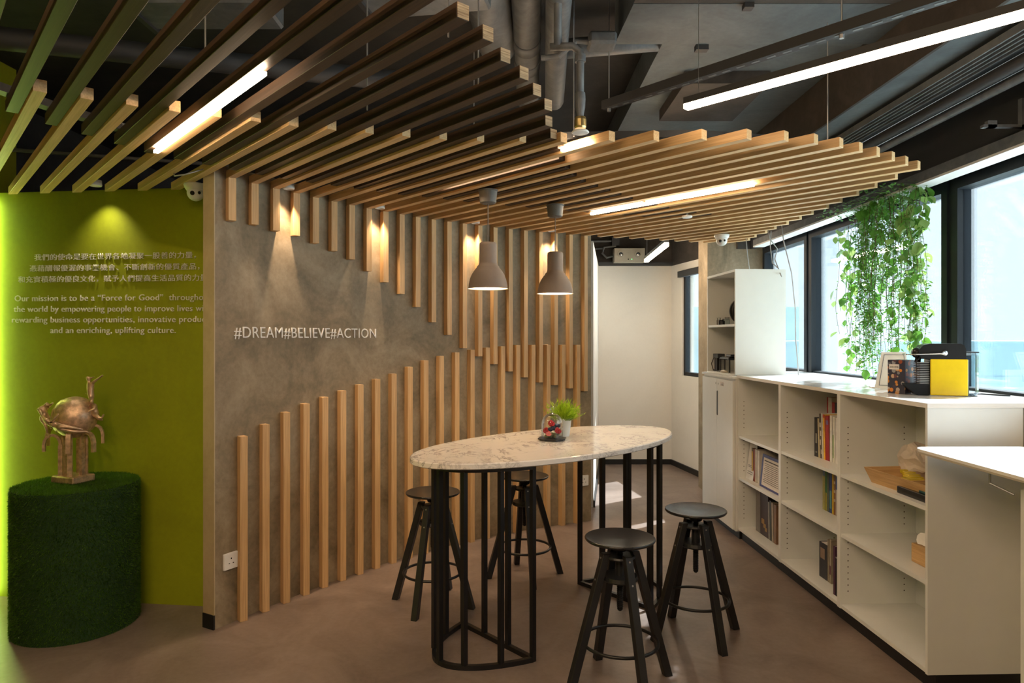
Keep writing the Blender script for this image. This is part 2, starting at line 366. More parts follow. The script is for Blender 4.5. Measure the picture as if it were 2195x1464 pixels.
# window wall, right
XW = 2.45; ZS = 1.203; ZH = 2.31
struct('wall_sill', bxm(2.20, 2.52, -3.2, 6.58, 0, ZS), 'white_wall', 'low white wall under the windows')
struct('wall_header', bxm(2.345, 2.52, -3.2, 6.58, 2.40, 3.15), 'dark_paint', 'dark wall above the windows')
def window(name, y0, y1, lab):
    bm = BM(); x0, x1 = 2.42, 2.50
    box(bm, x0, x1, y0, y0+0.045, ZS, 2.40); box(bm, x0, x1, y1-0.045, y1, ZS, 2.40)
    box(bm, x0, x1, y0+0.045, y1-0.045, ZS, ZS+0.035); box(bm, x0, x1, y0+0.045, y1-0.045, ZH, 2.40)
    w = struct(name, bm, 'dark_frame', lab)
    part('pane', bxm(2.455, 2.463, y0+0.045, y1-0.045, ZS+0.035, ZH), 'window_glass', w)
    bm = BM(); box(bm, x0-0.012, x0, y0+0.02, y0+0.07, ZS, 2.40); box(bm, x0-0.012, x0, y1-0.07, y1-0.02, ZS, 2.40); box(bm, x0-0.012, x0, y0+0.07, y1-0.07, ZH-0.0, ZH+0.05)
    part('casement', bm, 'dark_frame', w)
    return w
window('window_1', 5.56, 6.58, 'dark framed window behind the tall white shelf unit')
window('window_2', 3.76, 5.56, 'dark framed window behind the hanging plants')
window('window_3', 1.96, 3.76, 'dark framed window behind the coffee machine')
window('window_5', 0.16, 1.96, 'window beyond the right edge')
struct('wall_infill', bxm(2.40, 2.52, -3.2, 0.16, ZS, 2.40), 'concrete')  # unseen, closes a window bay to keep the rear of the room darker
rail_ = struct('trim_4', bxm(2.225, 2.235, -1.0, 6.3, 2.352, 2.405), 'pipe_grey', 'grey side face of the curtain rail box')
bm = BM(); box(bm, 2.225, 2.325, -1.0, 6.3, 2.34, 2.352)
struct('trim_2', bm, 'white_paint', 'long white curtain rail box above the windows')
struct('trim_3', bxm(2.30, 2.345, -3.0, 6.58, 2.36, 3.1), 'dark_paint', 'dark bulkhead over the window rail')

# ceiling
struct('ceiling', bxm(-3.6, 2.52, -3.3, 9.3, 3.15, 3.27), 'slab_dark', 'dark open ceiling')
struct('light_blocker_far', bxm(-3.6, 2.12, 9.2, 9.3, 0, 3.15), 'slab_dark')  # unseen, added to stop sky light leaking in from behind
struct('light_blocker_left', bxm(-3.6, -3.5, -3.3, 9.2, 0, 3.15), 'slab_dark')  # unseen blocker added outside the side wall against leaking sky light
def slab(name, outline, z0, z1, m, lab):
    bm = BM(); prism(bm, outline, z0, z1); return struct(name, bm, m, lab)
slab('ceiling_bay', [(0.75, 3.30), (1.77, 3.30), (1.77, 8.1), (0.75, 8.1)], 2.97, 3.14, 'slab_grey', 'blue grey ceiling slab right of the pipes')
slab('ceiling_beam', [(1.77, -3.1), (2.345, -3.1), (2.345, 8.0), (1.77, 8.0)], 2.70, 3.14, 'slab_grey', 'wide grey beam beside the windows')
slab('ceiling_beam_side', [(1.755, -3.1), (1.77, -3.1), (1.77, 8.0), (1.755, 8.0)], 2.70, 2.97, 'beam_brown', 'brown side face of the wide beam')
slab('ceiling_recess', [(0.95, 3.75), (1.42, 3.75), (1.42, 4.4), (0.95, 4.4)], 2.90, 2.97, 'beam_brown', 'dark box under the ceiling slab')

# ------------------------------------------------------------------ slatted ceiling
tips = {-10: -2.83, -9: -2.82, -8: -2.80, -7: -2.789, -6: -2.766, -5: -2.733, -4: -2.701, -3: -2.658, -2: -2.617, -1: -2.574}
for k, v in enumerate([-2.516, -2.458, -2.396, -2.326, -2.246, -2.13, -2.02, -1.87, -1.742, -1.598, -1.47, -1.376, -1.311, -1.262, -1.233, -1.21, -1.193, -1.18, -1.17, -1.319, -1.469, -1.619, -1.770, -1.910, -2.071, -2.217, -2.378, -2.541, -2.687, -2.853, -2.987]): tips[k] = v
Dn = {k: -1.30 for k in range(-8, -2)}
for k, v in zip(range(-2, 22), [-1.399, -1.437, -1.494, -1.575, -1.638, -1.719, -1.801, -1.935, -2.043, -2.132, -2.256, -2.351, -2.432, -2.491, -2.523, -2.548, -2.579, -2.602, -2.612, -2.62, -2.626, -2.615, -2.60, -2.57]): Dn[k] = v
Ds = {-8: -3.08, -7: -3.162, -6: -3.243, -5: -3.303, -4: -3.369, -3: -3.435, -2: -3.46, -1: -3.48, 0: -3.50, 1: -3.508, 2: -3.515, 3: -3.50, 4: -3.485, 5: -3.475, 6: -3.46, 7: -3.445, 8: -3.40, 9: -3.375, 10: -3.35, 11: -3.31, 12: -3.271, 13: -3.226, 14: -3.18, 15: -3.136, 16: -3.093, 17: -3.04, 18: -2.99, 19: -2.934, 20: -2.88, 21: -2.823}
sc_root = thing('slatted_ceiling', 'suspended ceiling of parallel pale oak slats with dark slats bolted between', 'slatted ceiling', NS(2.6, -2.6, ZB))
def inv(o): return Matrix.Translation(o.location).inverted() @ Matrix.Identity(4)
def wbeam(name, p0, p1, w, h, m, parent, **k):
    o = beam(name, p0, p1, w, h, m, parent, **k); o.matrix_parent_inverse = Matrix.Translation(parent.location).inverted(); return o
for k in range(-10, 31):
    n = nk(k); e = tips[k]
    if k < 0:                                    # starts on the green wall
        # solve NS(n,s).y = GW(x)
        s0 = (n*NY+0.1185*n*NX-3.615)/(-DY-0.1185*DX)
        s0 += 0.004
    elif k <= 21: s0 = sfront(n)-SD+0.002
    else: s0 = -3.72+(k-22)*0.055
    zc = ZB+SH/2
    wbeam('slat', NS(n+SW/2, s0, zc), NS(n+SW/2, e, zc), SW, SH, 'oak', sc_root)
    if k in Dn:
        zd = ZB+0.012+SH/2
        wbeam('slat', NS(n-SW/2-0.0005, Ds[k], zd), NS(n-SW/2-0.0005, Dn[k], zd), SW, SH, 'wenge', sc_root, label='dark brown slat')
        if -2 <= k <= 6:
            wbeam('slat_end', NS(n-SW/2, Dn[k]+0.0002, zd), NS(n-SW/2, Dn[k]+0.0017, zd), SW-0.002, SH-0.002, 'plywood_end', sc_root, label='plywood end grain of a dark slat', bev=0)
# carriers above the slats
def path_beam(name, pts, w, h, m, parent, lab=None):
    bm = BM()
    for a, b in zip(pts, pts[1:]):
        a = Vector(a); b = Vector(b); d = (b-a); L = d.length; ang = math.atan2(d.y, d.x)
        box(bm, -0.01, L+0.01, -w/2, w/2, 0, h, Matrix.Translation(a) @ Matrix.Rotation(ang, 4, 'Z'))
    return part(name, bm, m, parent, world=True, label=lab)
path_beam('carrier_rail', [NS(nk(k)-0.02, Ds[k]+0.05, 2.392) for k in range(-8, 22)], 0.05, 0.03, 'pipe_grey', sc_root, 'grey carrier rail over the inner slat ends')
path_beam('carrier_rail', [NS(nk(k), (tips[k]-0.25), 2.392) for k in range(6, 31, 2)], 0.04, 0.03, 'dark_paint', sc_root)
path_beam('carrier_rail', [NS(nk(k), s, 2.382) for k, s in ((21, -3.62), (22, -3.68), (25, -3.52), (28, -3.35), (30, -3.2))], 0.06, 0.03, 'pipe_grey', sc_root)
bm = BM()
for n, s in ((1.2, -1.62), (1.5, -1.85), (1.35, -2.35), (2.0, -2.5), (3.13, -1.35), (2.2, -2.05), (0.7, -2.2), (4.4, -2.2)):
    p = NS(n, s); tube(bm, [(p.x, p.y, 2.385), (p.x, p.y, 3.15)], 0.003, 6)
part('hanger_rod', bm, 'alu', sc_root, world=True, label='thin metal hanger rods', kind='stuff')

# vertical slats on the concrete wall
up_y = [471.7, 480.5, 493.7, 504.5, 520.5, 537.3, 555.2, 580.4, 604.6, 630, 657.8, 690.6, 717.9, 746.2, 764, 780.9, 796.4, 809.2, 819.8, 825.8, 832.9, 838.9]
lo_y = [936.3, 910.7, 884.5, 866, 851.7, 838, 825, 813, 801.6, 786.6, 772.7, 763, 755.4, 749.7, 745.2, 742.5, 739.5, 739, 739, 739, 739]
def vslat(n, z0, z1):
    sf = sfront(n); dp = max(sf-swall(n), sf-swall(n+SW))+0.002
    c = NS(n+SW/2, sf-dp/2)
    p0 = Vector((c.x, c.y, z0)); L = z1-z0
    o = part('slat', bxm(0, L, -SW/2, SW/2, -dp/2, dp/2, 0.0012), 'oak', wall_c)
    Mx = Matrix((Vector((0, 0, 1)), Vector((NX, NY, 0)), Vector((0, 0, 1)).cross(Vector((NX, NY, 0))))).transposed().to_4x4(); Mx.translation = p0
    o.matrix_basis = Mx
for k, y in enumerate(up_y):
    n = nk(k); Yf = NS(n, sfront(n)).y; vslat(n, CAMZ+(CYH-y)/F*Yf, ZB-0.001)
for k, y in enumerate(lo_y):
    n = nk(k+0.5); Yf = NS(n, sfront(n)).y; vslat(n, 0.0, CAMZ+(CYH-y)/F*Yf)

# ------------------------------------------------------------------ lamps
def led(label, a, b, w, h, housing=None, group=None, hz=0.02, m='led_warm'):
    """linear lamp: a, b are the ends of the diffuser underside centre line"""
    a = Vector(a); b = Vector(b); t = thing('linear_lamp', label, 'lamp', (a+b)/2, 0, group)
    up = Vector((0, 0, h/2))
    wbeam('diffuser', a+up, b+up, w, h, m, t, bev=0)
    if housing:
        u2 = Vector((0, 0, h+hz/2)); wbeam('housing', a+u2, b+u2, w+0.004, hz, housing, t, label='slim housing of the lamp', bev=0)
    return t
n3 = nk(-3); led('warm linear lamp under the dark slats at upper left', NS(n3-0.017, -3.33, 2.326), NS(n3-0.017, -2.115, 2.326), 0.019, 0.012)
n16 = nk(16); led('long warm linear lamp between pale slats right of the second pendant', NS(n16-0.016, -3.045, 2.324), NS(n16-0.016, -1.88, 2.324), 0.020, 0.014)
n7 = nk(7); t3 = led('short glowing end of a linear lamp below the sprinkler', NS(n7-0.014, -2.128, 2.336), NS(n7-0.014, -1.975, 2.336), 0.020, 0.02)
wbeam('diffuser', NS(n7+0.049, -3.2, 2.384), NS(n7+0.049, -2.25, 2.384), 0.008, 0.01, 'led_warm', t3, bev=0)
a4 = Vector((0.722, 2.837, 2.45)); d4 = Vector((0.699, -0.715, 0)); 
t4 = led('long bright linear lamp hanging in front of the grey ceiling at upper right', a4, a4+d4*2.6, 0.034, 0.020, 'dark_paint', hz=0.026, m='led_near')
for f_ in (0.06, 1.7):
    p = a4+d4*f_; bm = BM(); tube(bm, [p+Vector((0, 0, 0.046)), Vector((p.x+0.0, p.y, 2.69 if p.x > 1.755 else 3.15))], 0.0012, 5); part('hanger_rod', bm, 'alu', t4, world=True)
tp = led('small warm linear lamp hanging in the passage', (1.445, 7.36, 2.318), (1.372, 6.06, 2.318), 0.04, 0.03, 'alu', hz=0.03)
for q in ((1.443, 7.3), (1.375, 6.12)):
    bm = BM(); tube(bm, [(q[0], q[1], 2.37), (q[0], q[1], 3.15 if False else 2.97)], 0.003, 6); part('hanger_wire', bm, 'alu', tp, world=True)
# perforated strut above the long lamp
a5 = Vector((0.44, 3.26, 2.61)); d5 = Vector((0.675, -0.738, 0))
st = thing('slotted_strut', 'dark slotted steel strut hung above the long linear lamp', 'steel strut', a5)
wbeam('channel', a5, a5+d5*3.0, 0.042, 0.040, 'dark_paint', st)
bm = BM()
for i in range(46):
    q = a5+d5*(0.05+i*0.064); u = Vector((-d5.y, d5.x, 0))
    box(bm, 0, 0.034, -0.006, 0.006, -0.0215, -0.0203, Matrix.Translation(q) @ Matrix.Rotation(math.atan2(d5.y, d5.x), 4, 'Z'))
part('slot', bm, 'pipe_grey', st, world=True, label='row of pale slots along the strut', kind='stuff')
for s in (0.03, 1.1, 2.2):
    q = a5+d5*s; bm = BM(); tube(bm, [q+Vector((0, 0, 0.02)), Vector((q.x, q.y, 3.15))], 0.003, 6); part('hanger_rod', bm, 'alu', st, world=True)
    bm = BM(); tube(bm, [q-Vector((0, 0, 0.035)), q-Vector((0, 0, 0.018))], 0.009, 6); part('nut', bm, 'alu', st, world=True)

tb_ = led('added warm fill lamp, out of view behind the viewer', (-0.9, 0.3, 2.75), (0.1, -0.8, 2.75), 0.034, 0.02, 'dark_paint', hz=0.045, m='led_fill')  # added fill light, unseen, warms the room from behind
bm = BM(); tube(bm, [(-0.4, -0.25, 2.80), (-0.4, -0.25, 3.15)], 0.0012, 5); part('hanger_rod', bm, 'alu', tb_, world=True)
tc_ = led('added warm fill lamp, out of view at the left beside the viewer', (-1.7, 0.9, 2.62), (-0.9, 0.0, 2.62), 0.034, 0.02, 'dark_paint', hz=0.045, m='led_fill')  # added fill light, unseen, brightens the bookcase fronts from the left
bm = BM(); tube(bm, [(-1.3, 0.45, 2.66), (-1.3, 0.45, 3.15)], 0.0012, 5); part('hanger_rod', bm, 'alu', tc_, world=True)
# downlights
def downlight(x, y, z, label, aim, watts, col=WARM, size=R(72), group=None, bl=0.9):
    t = thing('downlight', label, 'spotlight', (x, y, z), 0, group)
    bm = BM(); lathe(bm, [(0.020, 0.001), (0.020, -0.001), (0.031, -0.002), (0.033, 0.002), (0.031, 0.03), (0.0, 0.03)], 24); part('trim_ring', bm, 'plastic_white', t, smooth=True)
    bm = BM(); lathe(bm, [(0.0, 0.0015), (0.0195, 0.0015), (0.0195, 0.004), (0, 0.004)], 20); part('lens', bm, 'disc_glow', t)
    ld = bpy.data.lights.new('spot', 'SPOT'); ld.energy = watts; ld.color = col; ld.spot_size = size; ld.spot_blend = bl; ld.shadow_soft_size = 0.015
    lo = bpy.data.objects.new('lamp_light', ld); COL.objects.link(lo); lo.parent = t; lo.location = (0, 0, -0.006)
    lo.rotation_euler = Vector(aim).to_track_quat('-Z', 'Y').to_euler()
    return t
def dl_wall(k, label):
    n = nk(k)+0.088; p = NS(n, sfront(n)+0.030)
    downlight(p.x, p.y, ZB+0.006, label, (-DX*0.10, -DY*0.10, -1), SPOT_W)
dl_wall(2, 'round white downlight near the left end of the slatted wall')
dl_wall(7, 'round white downlight at the wall, second from the left')
dl_wall(13, 'round white downlight at the wall behind the front pendant')
dl_wall(18, 'round white downlight at the wall behind the rear pendant')
downlight(-2.30, GW(-2.30)-0.12, 2.342, 'round white downlight above the green wall lettering', (0, 0.22, -1), 9, (1.0, 0.86, 0.62), R(92), bl=1.0)
# wash on the green wall: lime strip in the corner at far left
t = thing('light_strip', 'vertical lime light strip in the green corner at far left', 'light strip', (-3.022, GW(-3.022)-0.035, 0))
part('diffuser', bxm(-0.012, 0.012, -0.012, 0.02, 0.02, 2.30), 'led_lime', t)

# pendants
def pendant():
    t = thing('pendant_lamp', '', 'pendant lamp', (0, 0, 0), 0, 'bell pendant lamps over the marble table')
    r = 0.113
    outer = [(0.004, 0.262), (0.040, 0.262), (0.0475, 0.257), (0.049, 0.245), (0.049, 0.150), (0.053, 0.135), (0.062, 0.127), (0.064, 0.120), (0.078, 0.103), (0.092, 0.080), (0.102, 0.055), (0.108, 0.028), (0.1105, 0.006), (0.1155, 0.0)]
    inner = [(0.112, 0.001), (0.107, 0.006), (0.1045, 0.028), (0.098, 0.055), (0.088, 0.080), (0.074, 0.102), (0.058, 0.122), (0.045, 0.14), (0.045, 0.20), (0.0, 0.205)]
    bm = BM(); lathe(bm, outer, 48, cap=False); part('lamp_shade', bm, 'lamp_taupe', t, smooth=True)
    bm = BM(); lathe(bm, [(0.1155, 0.0)]+inner, 48, cap=False); part('shade_lining', bm, 'lamp_inside', t, smooth=True, label='pale inside of the shade')
    bm = BM(); sphere(bm, (0, 0, 0.075), 0.030, 20, 12, (1, 1, 1.1)); tube(bm, [(0, 0, 0.10), (0, 0, 0.14)], 0.015, 14); part('bulb', bm, 'bulb', t, smooth=True)
    bm = BM(); tube(bm, [(0, 0, 0.262), (0, 0, 0.49)], 0.0028, 8); part('cord', bm, 'cord_grey', t)
    bm = BM(); lathe(bm, [(0.0, 0.478), (0.034, 0.478), (0.046, 0.485), (0.052, 0.548), (0.0565, 0.550), (0.0565, 0.5555), (0, 0.5555)], 36); part('ceiling_canopy', bm, 'lamp_canopy', t, smooth=False)
    return t
pn = pendant(); pn['label'] = 'bell shaped taupe pendant lamp hanging nearer, over the left of the marble table'; pn.location = (-0.135, 3.84, 1.777)
p2 = copy_tree(pn); p2['label'] = 'bell shaped taupe pendant lamp hanging farther back, right of the other one'; p2.location = (0.270, 4.27, 1.777)

# sprinkler and pipes
def hpipe(name, label, a, b, r, cat='pipe', m='pipe_grey', n=28, round_end=True, bands=()):
    a = Vector(a); b = Vector(b); d = (b-a).normalized(); t = thing(name, label, cat, a)
    pts = [a+d*0.0, a+d*(r*0.10), a+d*(r*0.35), a+d*(r*0.8), b] if round_end else [a, b]
    rr = [r*0.45, r*0.72, r*0.92, r, r] if round_end else [r, r]
    bm = BM(); tube(bm, pts, rr, n); part('pipe_body', bm, m, t, world=True, smooth=False)
    for f in bands:
        q = a+(b-a)*f; bm = BM(); tube(bm, [q-d*0.05, q+d*0.05], r*1.06, n); part('collar', bm, m, t, world=True)
    for o in t.children: 
        for p_ in o.data.polygons: p_.use_smooth = len(p_.vertices) == 4
    return t
hpipe('ceiling_pipe', 'thick grey pipe with a rounded end, right of its neighbour', (0.252, 4.06, 2.9), (0.165, 2.2, 2.92), 0.055)
hpipe('ceiling_pipe', 'grey pipe with a stepped collar left of the rounded pipe', (0.10, 4.3, 2.98), (0.04, 2.2, 3.0), 0.066, bands=(0.42, 0.30))
hpipe('air_duct', 'wide grey round duct left of the two pipes', (-0.07, 3.6, 3.02), (-0.19, 2.0, 3.02), 0.10, 'duct')
hpipe('ceiling_pipe', 'thin grey conduit under the ceiling over the green wall', (-3.0, 4.05, 2.62), (-1.75, 4.45, 2.62), 0.012, n=8, round_end=False)
hpipe('ceiling_pipe', 'dark cross pipe behind the sprinkler elbow', (0.2, 3.6, 3.02), (0.95, 3.45, 3.02), 0.05)
hpipe('ceiling_pipe', 'long dark pipe beside the beam near the windows', (2.06, 6.4, 2.62), (2.06, 0.5, 2.62), 0.028, m='dark_paint', n=14, round_end=False)
hpipe('ceiling_pipe', 'long grey pipe running under the beam near the windows', (2.14, 6.4, 2.60), (2.14, 0.5, 2.60), 0.024, m='pipe_grey', n=14, round_end=False)
t = thing('cable_tray', 'grey ribbed cable tray along the beam by the windows', 'cable tray', (1.96, 3.5, 2.66))
bm = BM(); box(bm, -0.06, 0.06, -3.0, 3.2, 0.0, 0.02)
for i in range(5): box(bm, -0.06+i*0.028, -0.052+i*0.028, -3.0, 3.2, -0.012, 0.0)
part('tray_body', bm, 'pipe_grey', t)
t = thing('sprinkler', 'grey sprinkler drop with brass cup and white disc', 'sprinkler', (0.277, 2.77, 2.33))
bm = BM(); tube(bm, [(0, 0, 0.13), (0, 0, 0.30), (-0.002, 0, 0.335), (-0.03, 0.0, 0.355), (-0.12, 0.02, 0.36)], 0.0155, 16); tube(bm, [(-0.09, 0.01, 0.36), (-0.09, 0.01, 0.60), (-0.05, 0.0, 0.66), (0.06, -0.02, 0.70)], 0.017, 14)
part('drop_pipe', bm, 'pipe_grey', t, smooth=True)
bm = BM(); lathe(bm, [(0, 0.066), (0.012, 0.066), (0.02, 0.105), (0.022, 0.14), (0.02, 0.165), (0, 0.165)], 18); part('socket_end', bm, 'pipe_grey', t); bm = BM(); lathe(bm, [(0.0215, 0.29), (0.0225, 0.295), (0.0225, 0.315), (0.0215, 0.32)], 18); part('coupling', bm, 'pipe_grey', t)
bm = BM(); lathe(bm, [(0, 0.020), (0.022, 0.020), (0.025, 0.028), (0.025, 0.055), (0.022, 0.066), (0, 0.066)], 24); part('cup', bm, 'brass', t)
bm = BM(); lathe(bm, [(0, 0.0), (0.033, 0.002), (0.036, 0.005), (0.033, 0.010), (0, 0.016)], 28); part('cover_disc', bm, 'plastic_white', t)
# ducts at the upper right
t = thing('rectangular_duct', 'wide flat grey sheet metal duct across the ceiling at top right', 'duct', (1.3, 3.1, 2.93))
bm = BM(); prism(bm, [(-0.78, -0.18), (1.0, -0.18), (1.0, 0.22), (-0.80, 0.22)], 0, 0.20); part('duct_body', bm, 'slab_grey', t)
part('hanger_bracket', bxm(-0.31, -0.27, -0.20, -0.16, -0.022, 0.0), 'dark_paint', t); part('hanger_bracket', bxm(-0.40, -0.34, 0.23, 0.27, -0.020, 0.008), 'dark_paint', t)
part('angle_rail', bxm(-0.78, 1.0, -0.225, -0.185, 0.0, 0.03), 'beam_brown', t)
t = thing('junction_box', 'pale grey flat box with rounded corners beside the duct', 'box', (0.42, 3.2, 2.86))
bm = BM(); box(bm, -0.065, 0.065, -0.06, 0.06, 0, 0.06, bev=0.012); part('box_body', bm, 'pipe_grey', t); bm = BM(); tube(bm, [(-0.06, 0, 0.03), (-0.12, 0, 0.035), (-0.2, 0.02, -0.03), (-0.28, 0.04, -0.03)], 0.014, 12); part('conduit', bm, 'pipe_grey', t)
t = thing('rail_bracket', 'small white bracket arm above the window rail at right', 'bracket', (2.22, 3.05, 2.44))
bm = BM(); box(bm, -0.12, 0.08, -0.012, 0.012, 0.0, 0.012); box(bm, 0.05, 0.075, -0.012, 0.012, 0.0, 0.13); box(bm, -0.10, -0.06, -0.012, 0.012, 0.0, 0.03); part('bracket_arm', bm, 'pipe_grey', t)
rr_ = random.Random(3)
for i, (x, y, z, w, d, lab) in enumerate([(-0.75, 2.3, 2.80, 0.26, 0.5, 'dark duct section above the left pale slats'), (-0.35, 2.75, 2.85, 0.5, 0.22, 'dark duct section above the middle slats'), (-1.25, 2.8, 2.82, 0.55, 0.25, 'dark duct section above the upper left lamp'), (-0.95, 1.6, 2.9, 0.35, 0.3, 'dark duct section at the top edge left of centre')]):
    t = thing('air_duct', lab, 'duct', (x, y, z), R(-20+10*i)); bm = BM(); box(bm, -w/2, w/2, -d/2, d/2, 0, 0.16, bev=0.01); part('duct_body', bm, 'pipe_grey', t)
    bm = BM(); box(bm, -w/2-0.012, -w/2+0.01, -d/2-0.012, d/2+0.012, -0.012, 0.17); part('flange', bm, 'dark_paint', t)
hpipe('ceiling_pipe', 'grey pipe crossing above the slats at upper left', (-2.6, 2.9, 2.82), (-0.6, 3.5, 2.82), 0.05, m='dark_paint')
# ------------------------------------------------------------------ cameras, detector, emergency lamp, sockets
def dome_cam(loc, rz, label, wall=False):
    t = thing('security_camera', label, 'camera', loc, rz)
    bm = BM(); lathe(bm, [(0, 0), (0.058, 0), (0.06, -0.006), (0.056, -0.022), (0.046, -0.036), (0, -0.036)], 32); part('mounting_base', bm, 'plastic_white', t, smooth=True)
    bm = BM(); sphere(bm, (0, 0, -0.048), 0.044, 28, 16); part('camera_ball', bm, 'plastic_white', t, smooth=True)
    bm = BM(); sphere(bm, (-0.016, -0.037, -0.056), 0.0125, 16, 8); sphere(bm, (0.017, -0.037, -0.052), 0.009, 14, 8); part('lens', bm, 'lens_black', t, smooth=True)
    return t
dome_cam((1.69, 5.50, 2.335), R(-10), 'white dome camera under the slats in front of the concrete column')
dome_cam((-1.715, 3.70, 2.335), R(25), 'white dome camera at the left end of the concrete wall')
t = thing('smoke_detector', 'small white detector disc between dark slats', 'detector', (1.19, 4.64, 2.318))
bm = BM(); lathe(bm, [(0, 0), (0.03, 0.0), (0.036, 0.006), (0.034, 0.014), (0, 0.016)], 24); part('cover', bm, 'plastic_white', t); bm = BM(); tube(bm, [(0, 0, 0.014), (0, 0, 0.06)], 0.008, 8); part('stem', bm, 'plastic_white', t)
t = thing('emergency_light', 'beige twin spot emergency light box above the white end wall', 'emergency light', (1.37, 7.98, 2.385))
part('housing', bxm(-0.178, 0.178, -0.03, 0.12, 0, 0.165, 0.004), 'plastic_beige', t)
for x in (-0.10, 0.10):
    bm = BM(); lathe(bm, [(0.026, 0), (0.040, 0.0), (0.042, 0.004), (0.040, 0.008), (0.026, 0.008)], 26, cap=False); q = part('lamp_ring', bm, 'plastic_beige', t, loc=(x, -0.036, 0.093), rot=(R(90), 0, 0))
    bm = BM(); sphere(bm, (0, 0, 0), 0.026, 18, 10, (1, 1, 0.4)); part('lamp_lens', bm, 'chrome', t, loc=(x, -0.030, 0.093), rot=(R(90), 0, 0), smooth=True)
bm = BM(); sphere(bm, (-0.015, -0.032, 0.035), 0.008, 12, 8); part('test_button', bm, 'lens_black', t)
bm = BM(); sphere(bm, (0.025, -0.032, 0.035), 0.006, 12, 8); part('indicator', bm, 'green_dot', t)
part('conduit_box', bxm(-0.20, -0.11, 0.0, 0.12, 0.20, 0.30), 'dark_paint', t)
bm = BM(); tube(bm, [(-0.18, 0.04, 0.08), (-0.26, 0.03, 0.06), (-0.31, 0.03, 0.11), (-0.29, 0.03, 0.18), (-0.2, 0.03, 0.19), (-0.15, 0.03, 0.2)], 0.012, 10); tube(bm, [(-0.5, 0.05, 0.25), (-0.15, 0.05, 0.26)], 0.014, 8); tube(bm, [(-0.5, 0.05, 0.16), (-0.28, 0.05, 0.17)], 0.010, 8)
part('conduit', bm, 'pipe_grey', t)
def socket(n, z, label, sz=0.086):
    p = NS(n, swall(n)); tg = (NS(n+0.01, swall(n+0.01))-NS(n-0.01, swall(n-0.01))).normalized(); ang = math.atan2(tg.y, tg.x)
    t = thing('wall_socket', label, 'socket', (p.x, p.y, z), ang)
    part('face_plate', bxm(-sz/2, sz/2, -0.012, 0.008, -sz/2, sz/2, 0.003), 'plastic_white', t)
    bm = BM(); box(bm, -0.003, 0.003, -0.0128, -0.011, 0.010, 0.018); box(bm, -0.016, -0.009, -0.0128, -0.011, -0.013, -0.009); box(bm, 0.009, 0.016, -0.0128, -0.011, -0.013, -0.009); part('pin_holes', bm, 'lens_black', t)
socket(1.29, 0.33, 'white three pin socket at the left end of the concrete wall')
socket(4.165, 0.335, 'white three pin socket at the right end of the concrete wall')
# white cable at the wall top left
t = thing('cable', 'thin white cable looping at the top left corner of the concrete wall', 'cable', (-1.6, 3.45, 2.33))
bm = BM(); tube(bm, [(-0.13, 0.03, 0.02), (-0.10, -0.01, -0.012), (-0.04, -0.03, -0.01), (0.05, -0.02, 0.02), (0.13, 0.02, 0.06)], 0.004, 8); part('cable_body', bm, 'cable_white', t, smooth=True)
# ------------------------------------------------------------------ lettering
_adv = {}
def text_mesh(s, ext=0.0):
    c = bpy.data.curves.new('txt', 'FONT'); c.body = s; c.size = 1; c.extrude = ext; c.resolution_u = 3; c.space_character = 1.07; c.offset = -0.006
    o = bpy.data.objects.new('txt', c); COL.objects.link(o); dg = bpy.context.evaluated_depsgraph_get(); dg.update()
    me = bpy.data.meshes.new_from_object(o.evaluated_get(dg)); bpy.data.objects.remove(o); bpy.data.curves.remove(c); return me
def xr(me):
    xs = [v.co.x for v in me.vertices]; return (min(xs), max(xs)) if xs else (0, 0)
_glyph = {}
def glyph(ch, ext):
    if (ch, ext) not in _glyph:
        me = text_mesh(ch, ext); me.name = 'letter'; _glyph[(ch, ext)] = (me, *xr(me))
    return _glyph[(ch, ext)]
def layout(line):
    out = []
    for i, ch in enumerate(line):
        if ch == ' ': continue
        m = text_mesh(line[:i+1]); _, x1 = xr(m); bpy.data.meshes.remove(m)
        g = glyph(ch, EXT); out.append((ch, x1-g[2]))
    return out
EXT = 0.06
def green_line(t, line, px0, px1, base_y, ref=None, h=None, cut=None):
    """line laid on the green wall; its first `ref` characters span px0..px1"""
    lay = layout(line); nref = len((ref or line).replace(' ', ''))
    def wx(px):            # pixel column -> X on wall
        r = (px-CX)/F; return 3.615*r/(1+0.1185*r)
    x0, x1 = wx(px0), wx(px1); ang = math.atan2(-0.1185, 1); L = (x1-x0)/math.cos(ang)
    a = lay[0][1]+glyph(lay[0][0], EXT)[1]; b = lay[nref-1][1]+glyph(lay[nref-1][0], EXT)[2]
    sc = L/(b-a); xm = (x0+x1)/2; z = CAMZ-(base_y-CYH)/F*GW(xm); hh = h or sc
    for ch, x in lay:
        g = glyph(ch, EXT); me = g[0]
        if not me.materials: me.materials.append(MATS['letter_white'])
        o = bpy.data.objects.new('letter', me); COL.objects.link(o); o.parent = t
        s_ = (x-a)*sc; X = x0+s_*math.cos(ang)
        o.matrix_parent_inverse = Matrix.Translation(t.location).inverted()
        o.location = (X, GW(X)-0.007, z); o.rotation_euler = (PI/2, 0, ang); o.scale = (sc, hh, 0.05)
t = thing('mission_lettering', 'white raised Chinese and English mission text on the green wall', 'lettering', (-2.3, GW(-2.3)-0.01, 1.75))
green_line(t, '我們的使命是要在世界各地凝聚一股善的力量，', 76, 421, 555, h=0.040)
green_line(t, '憑藉酬報優渥的事業機會、不斷創新的優質產品，', 66, 429, 579, h=0.040)
green_line(t, '和充實積極的優良文化，賦予人們提高生活品質的力量。', 41, 428, 603, '和充實積極的優良文化，賦予人們提高生活品質的力', h=0.040)
green_line(t, 'Our mission is to be a “Force for Good”  throughout', 34, 351, 645, 'Our mission is to be a “Force for Good”', h=0.050)
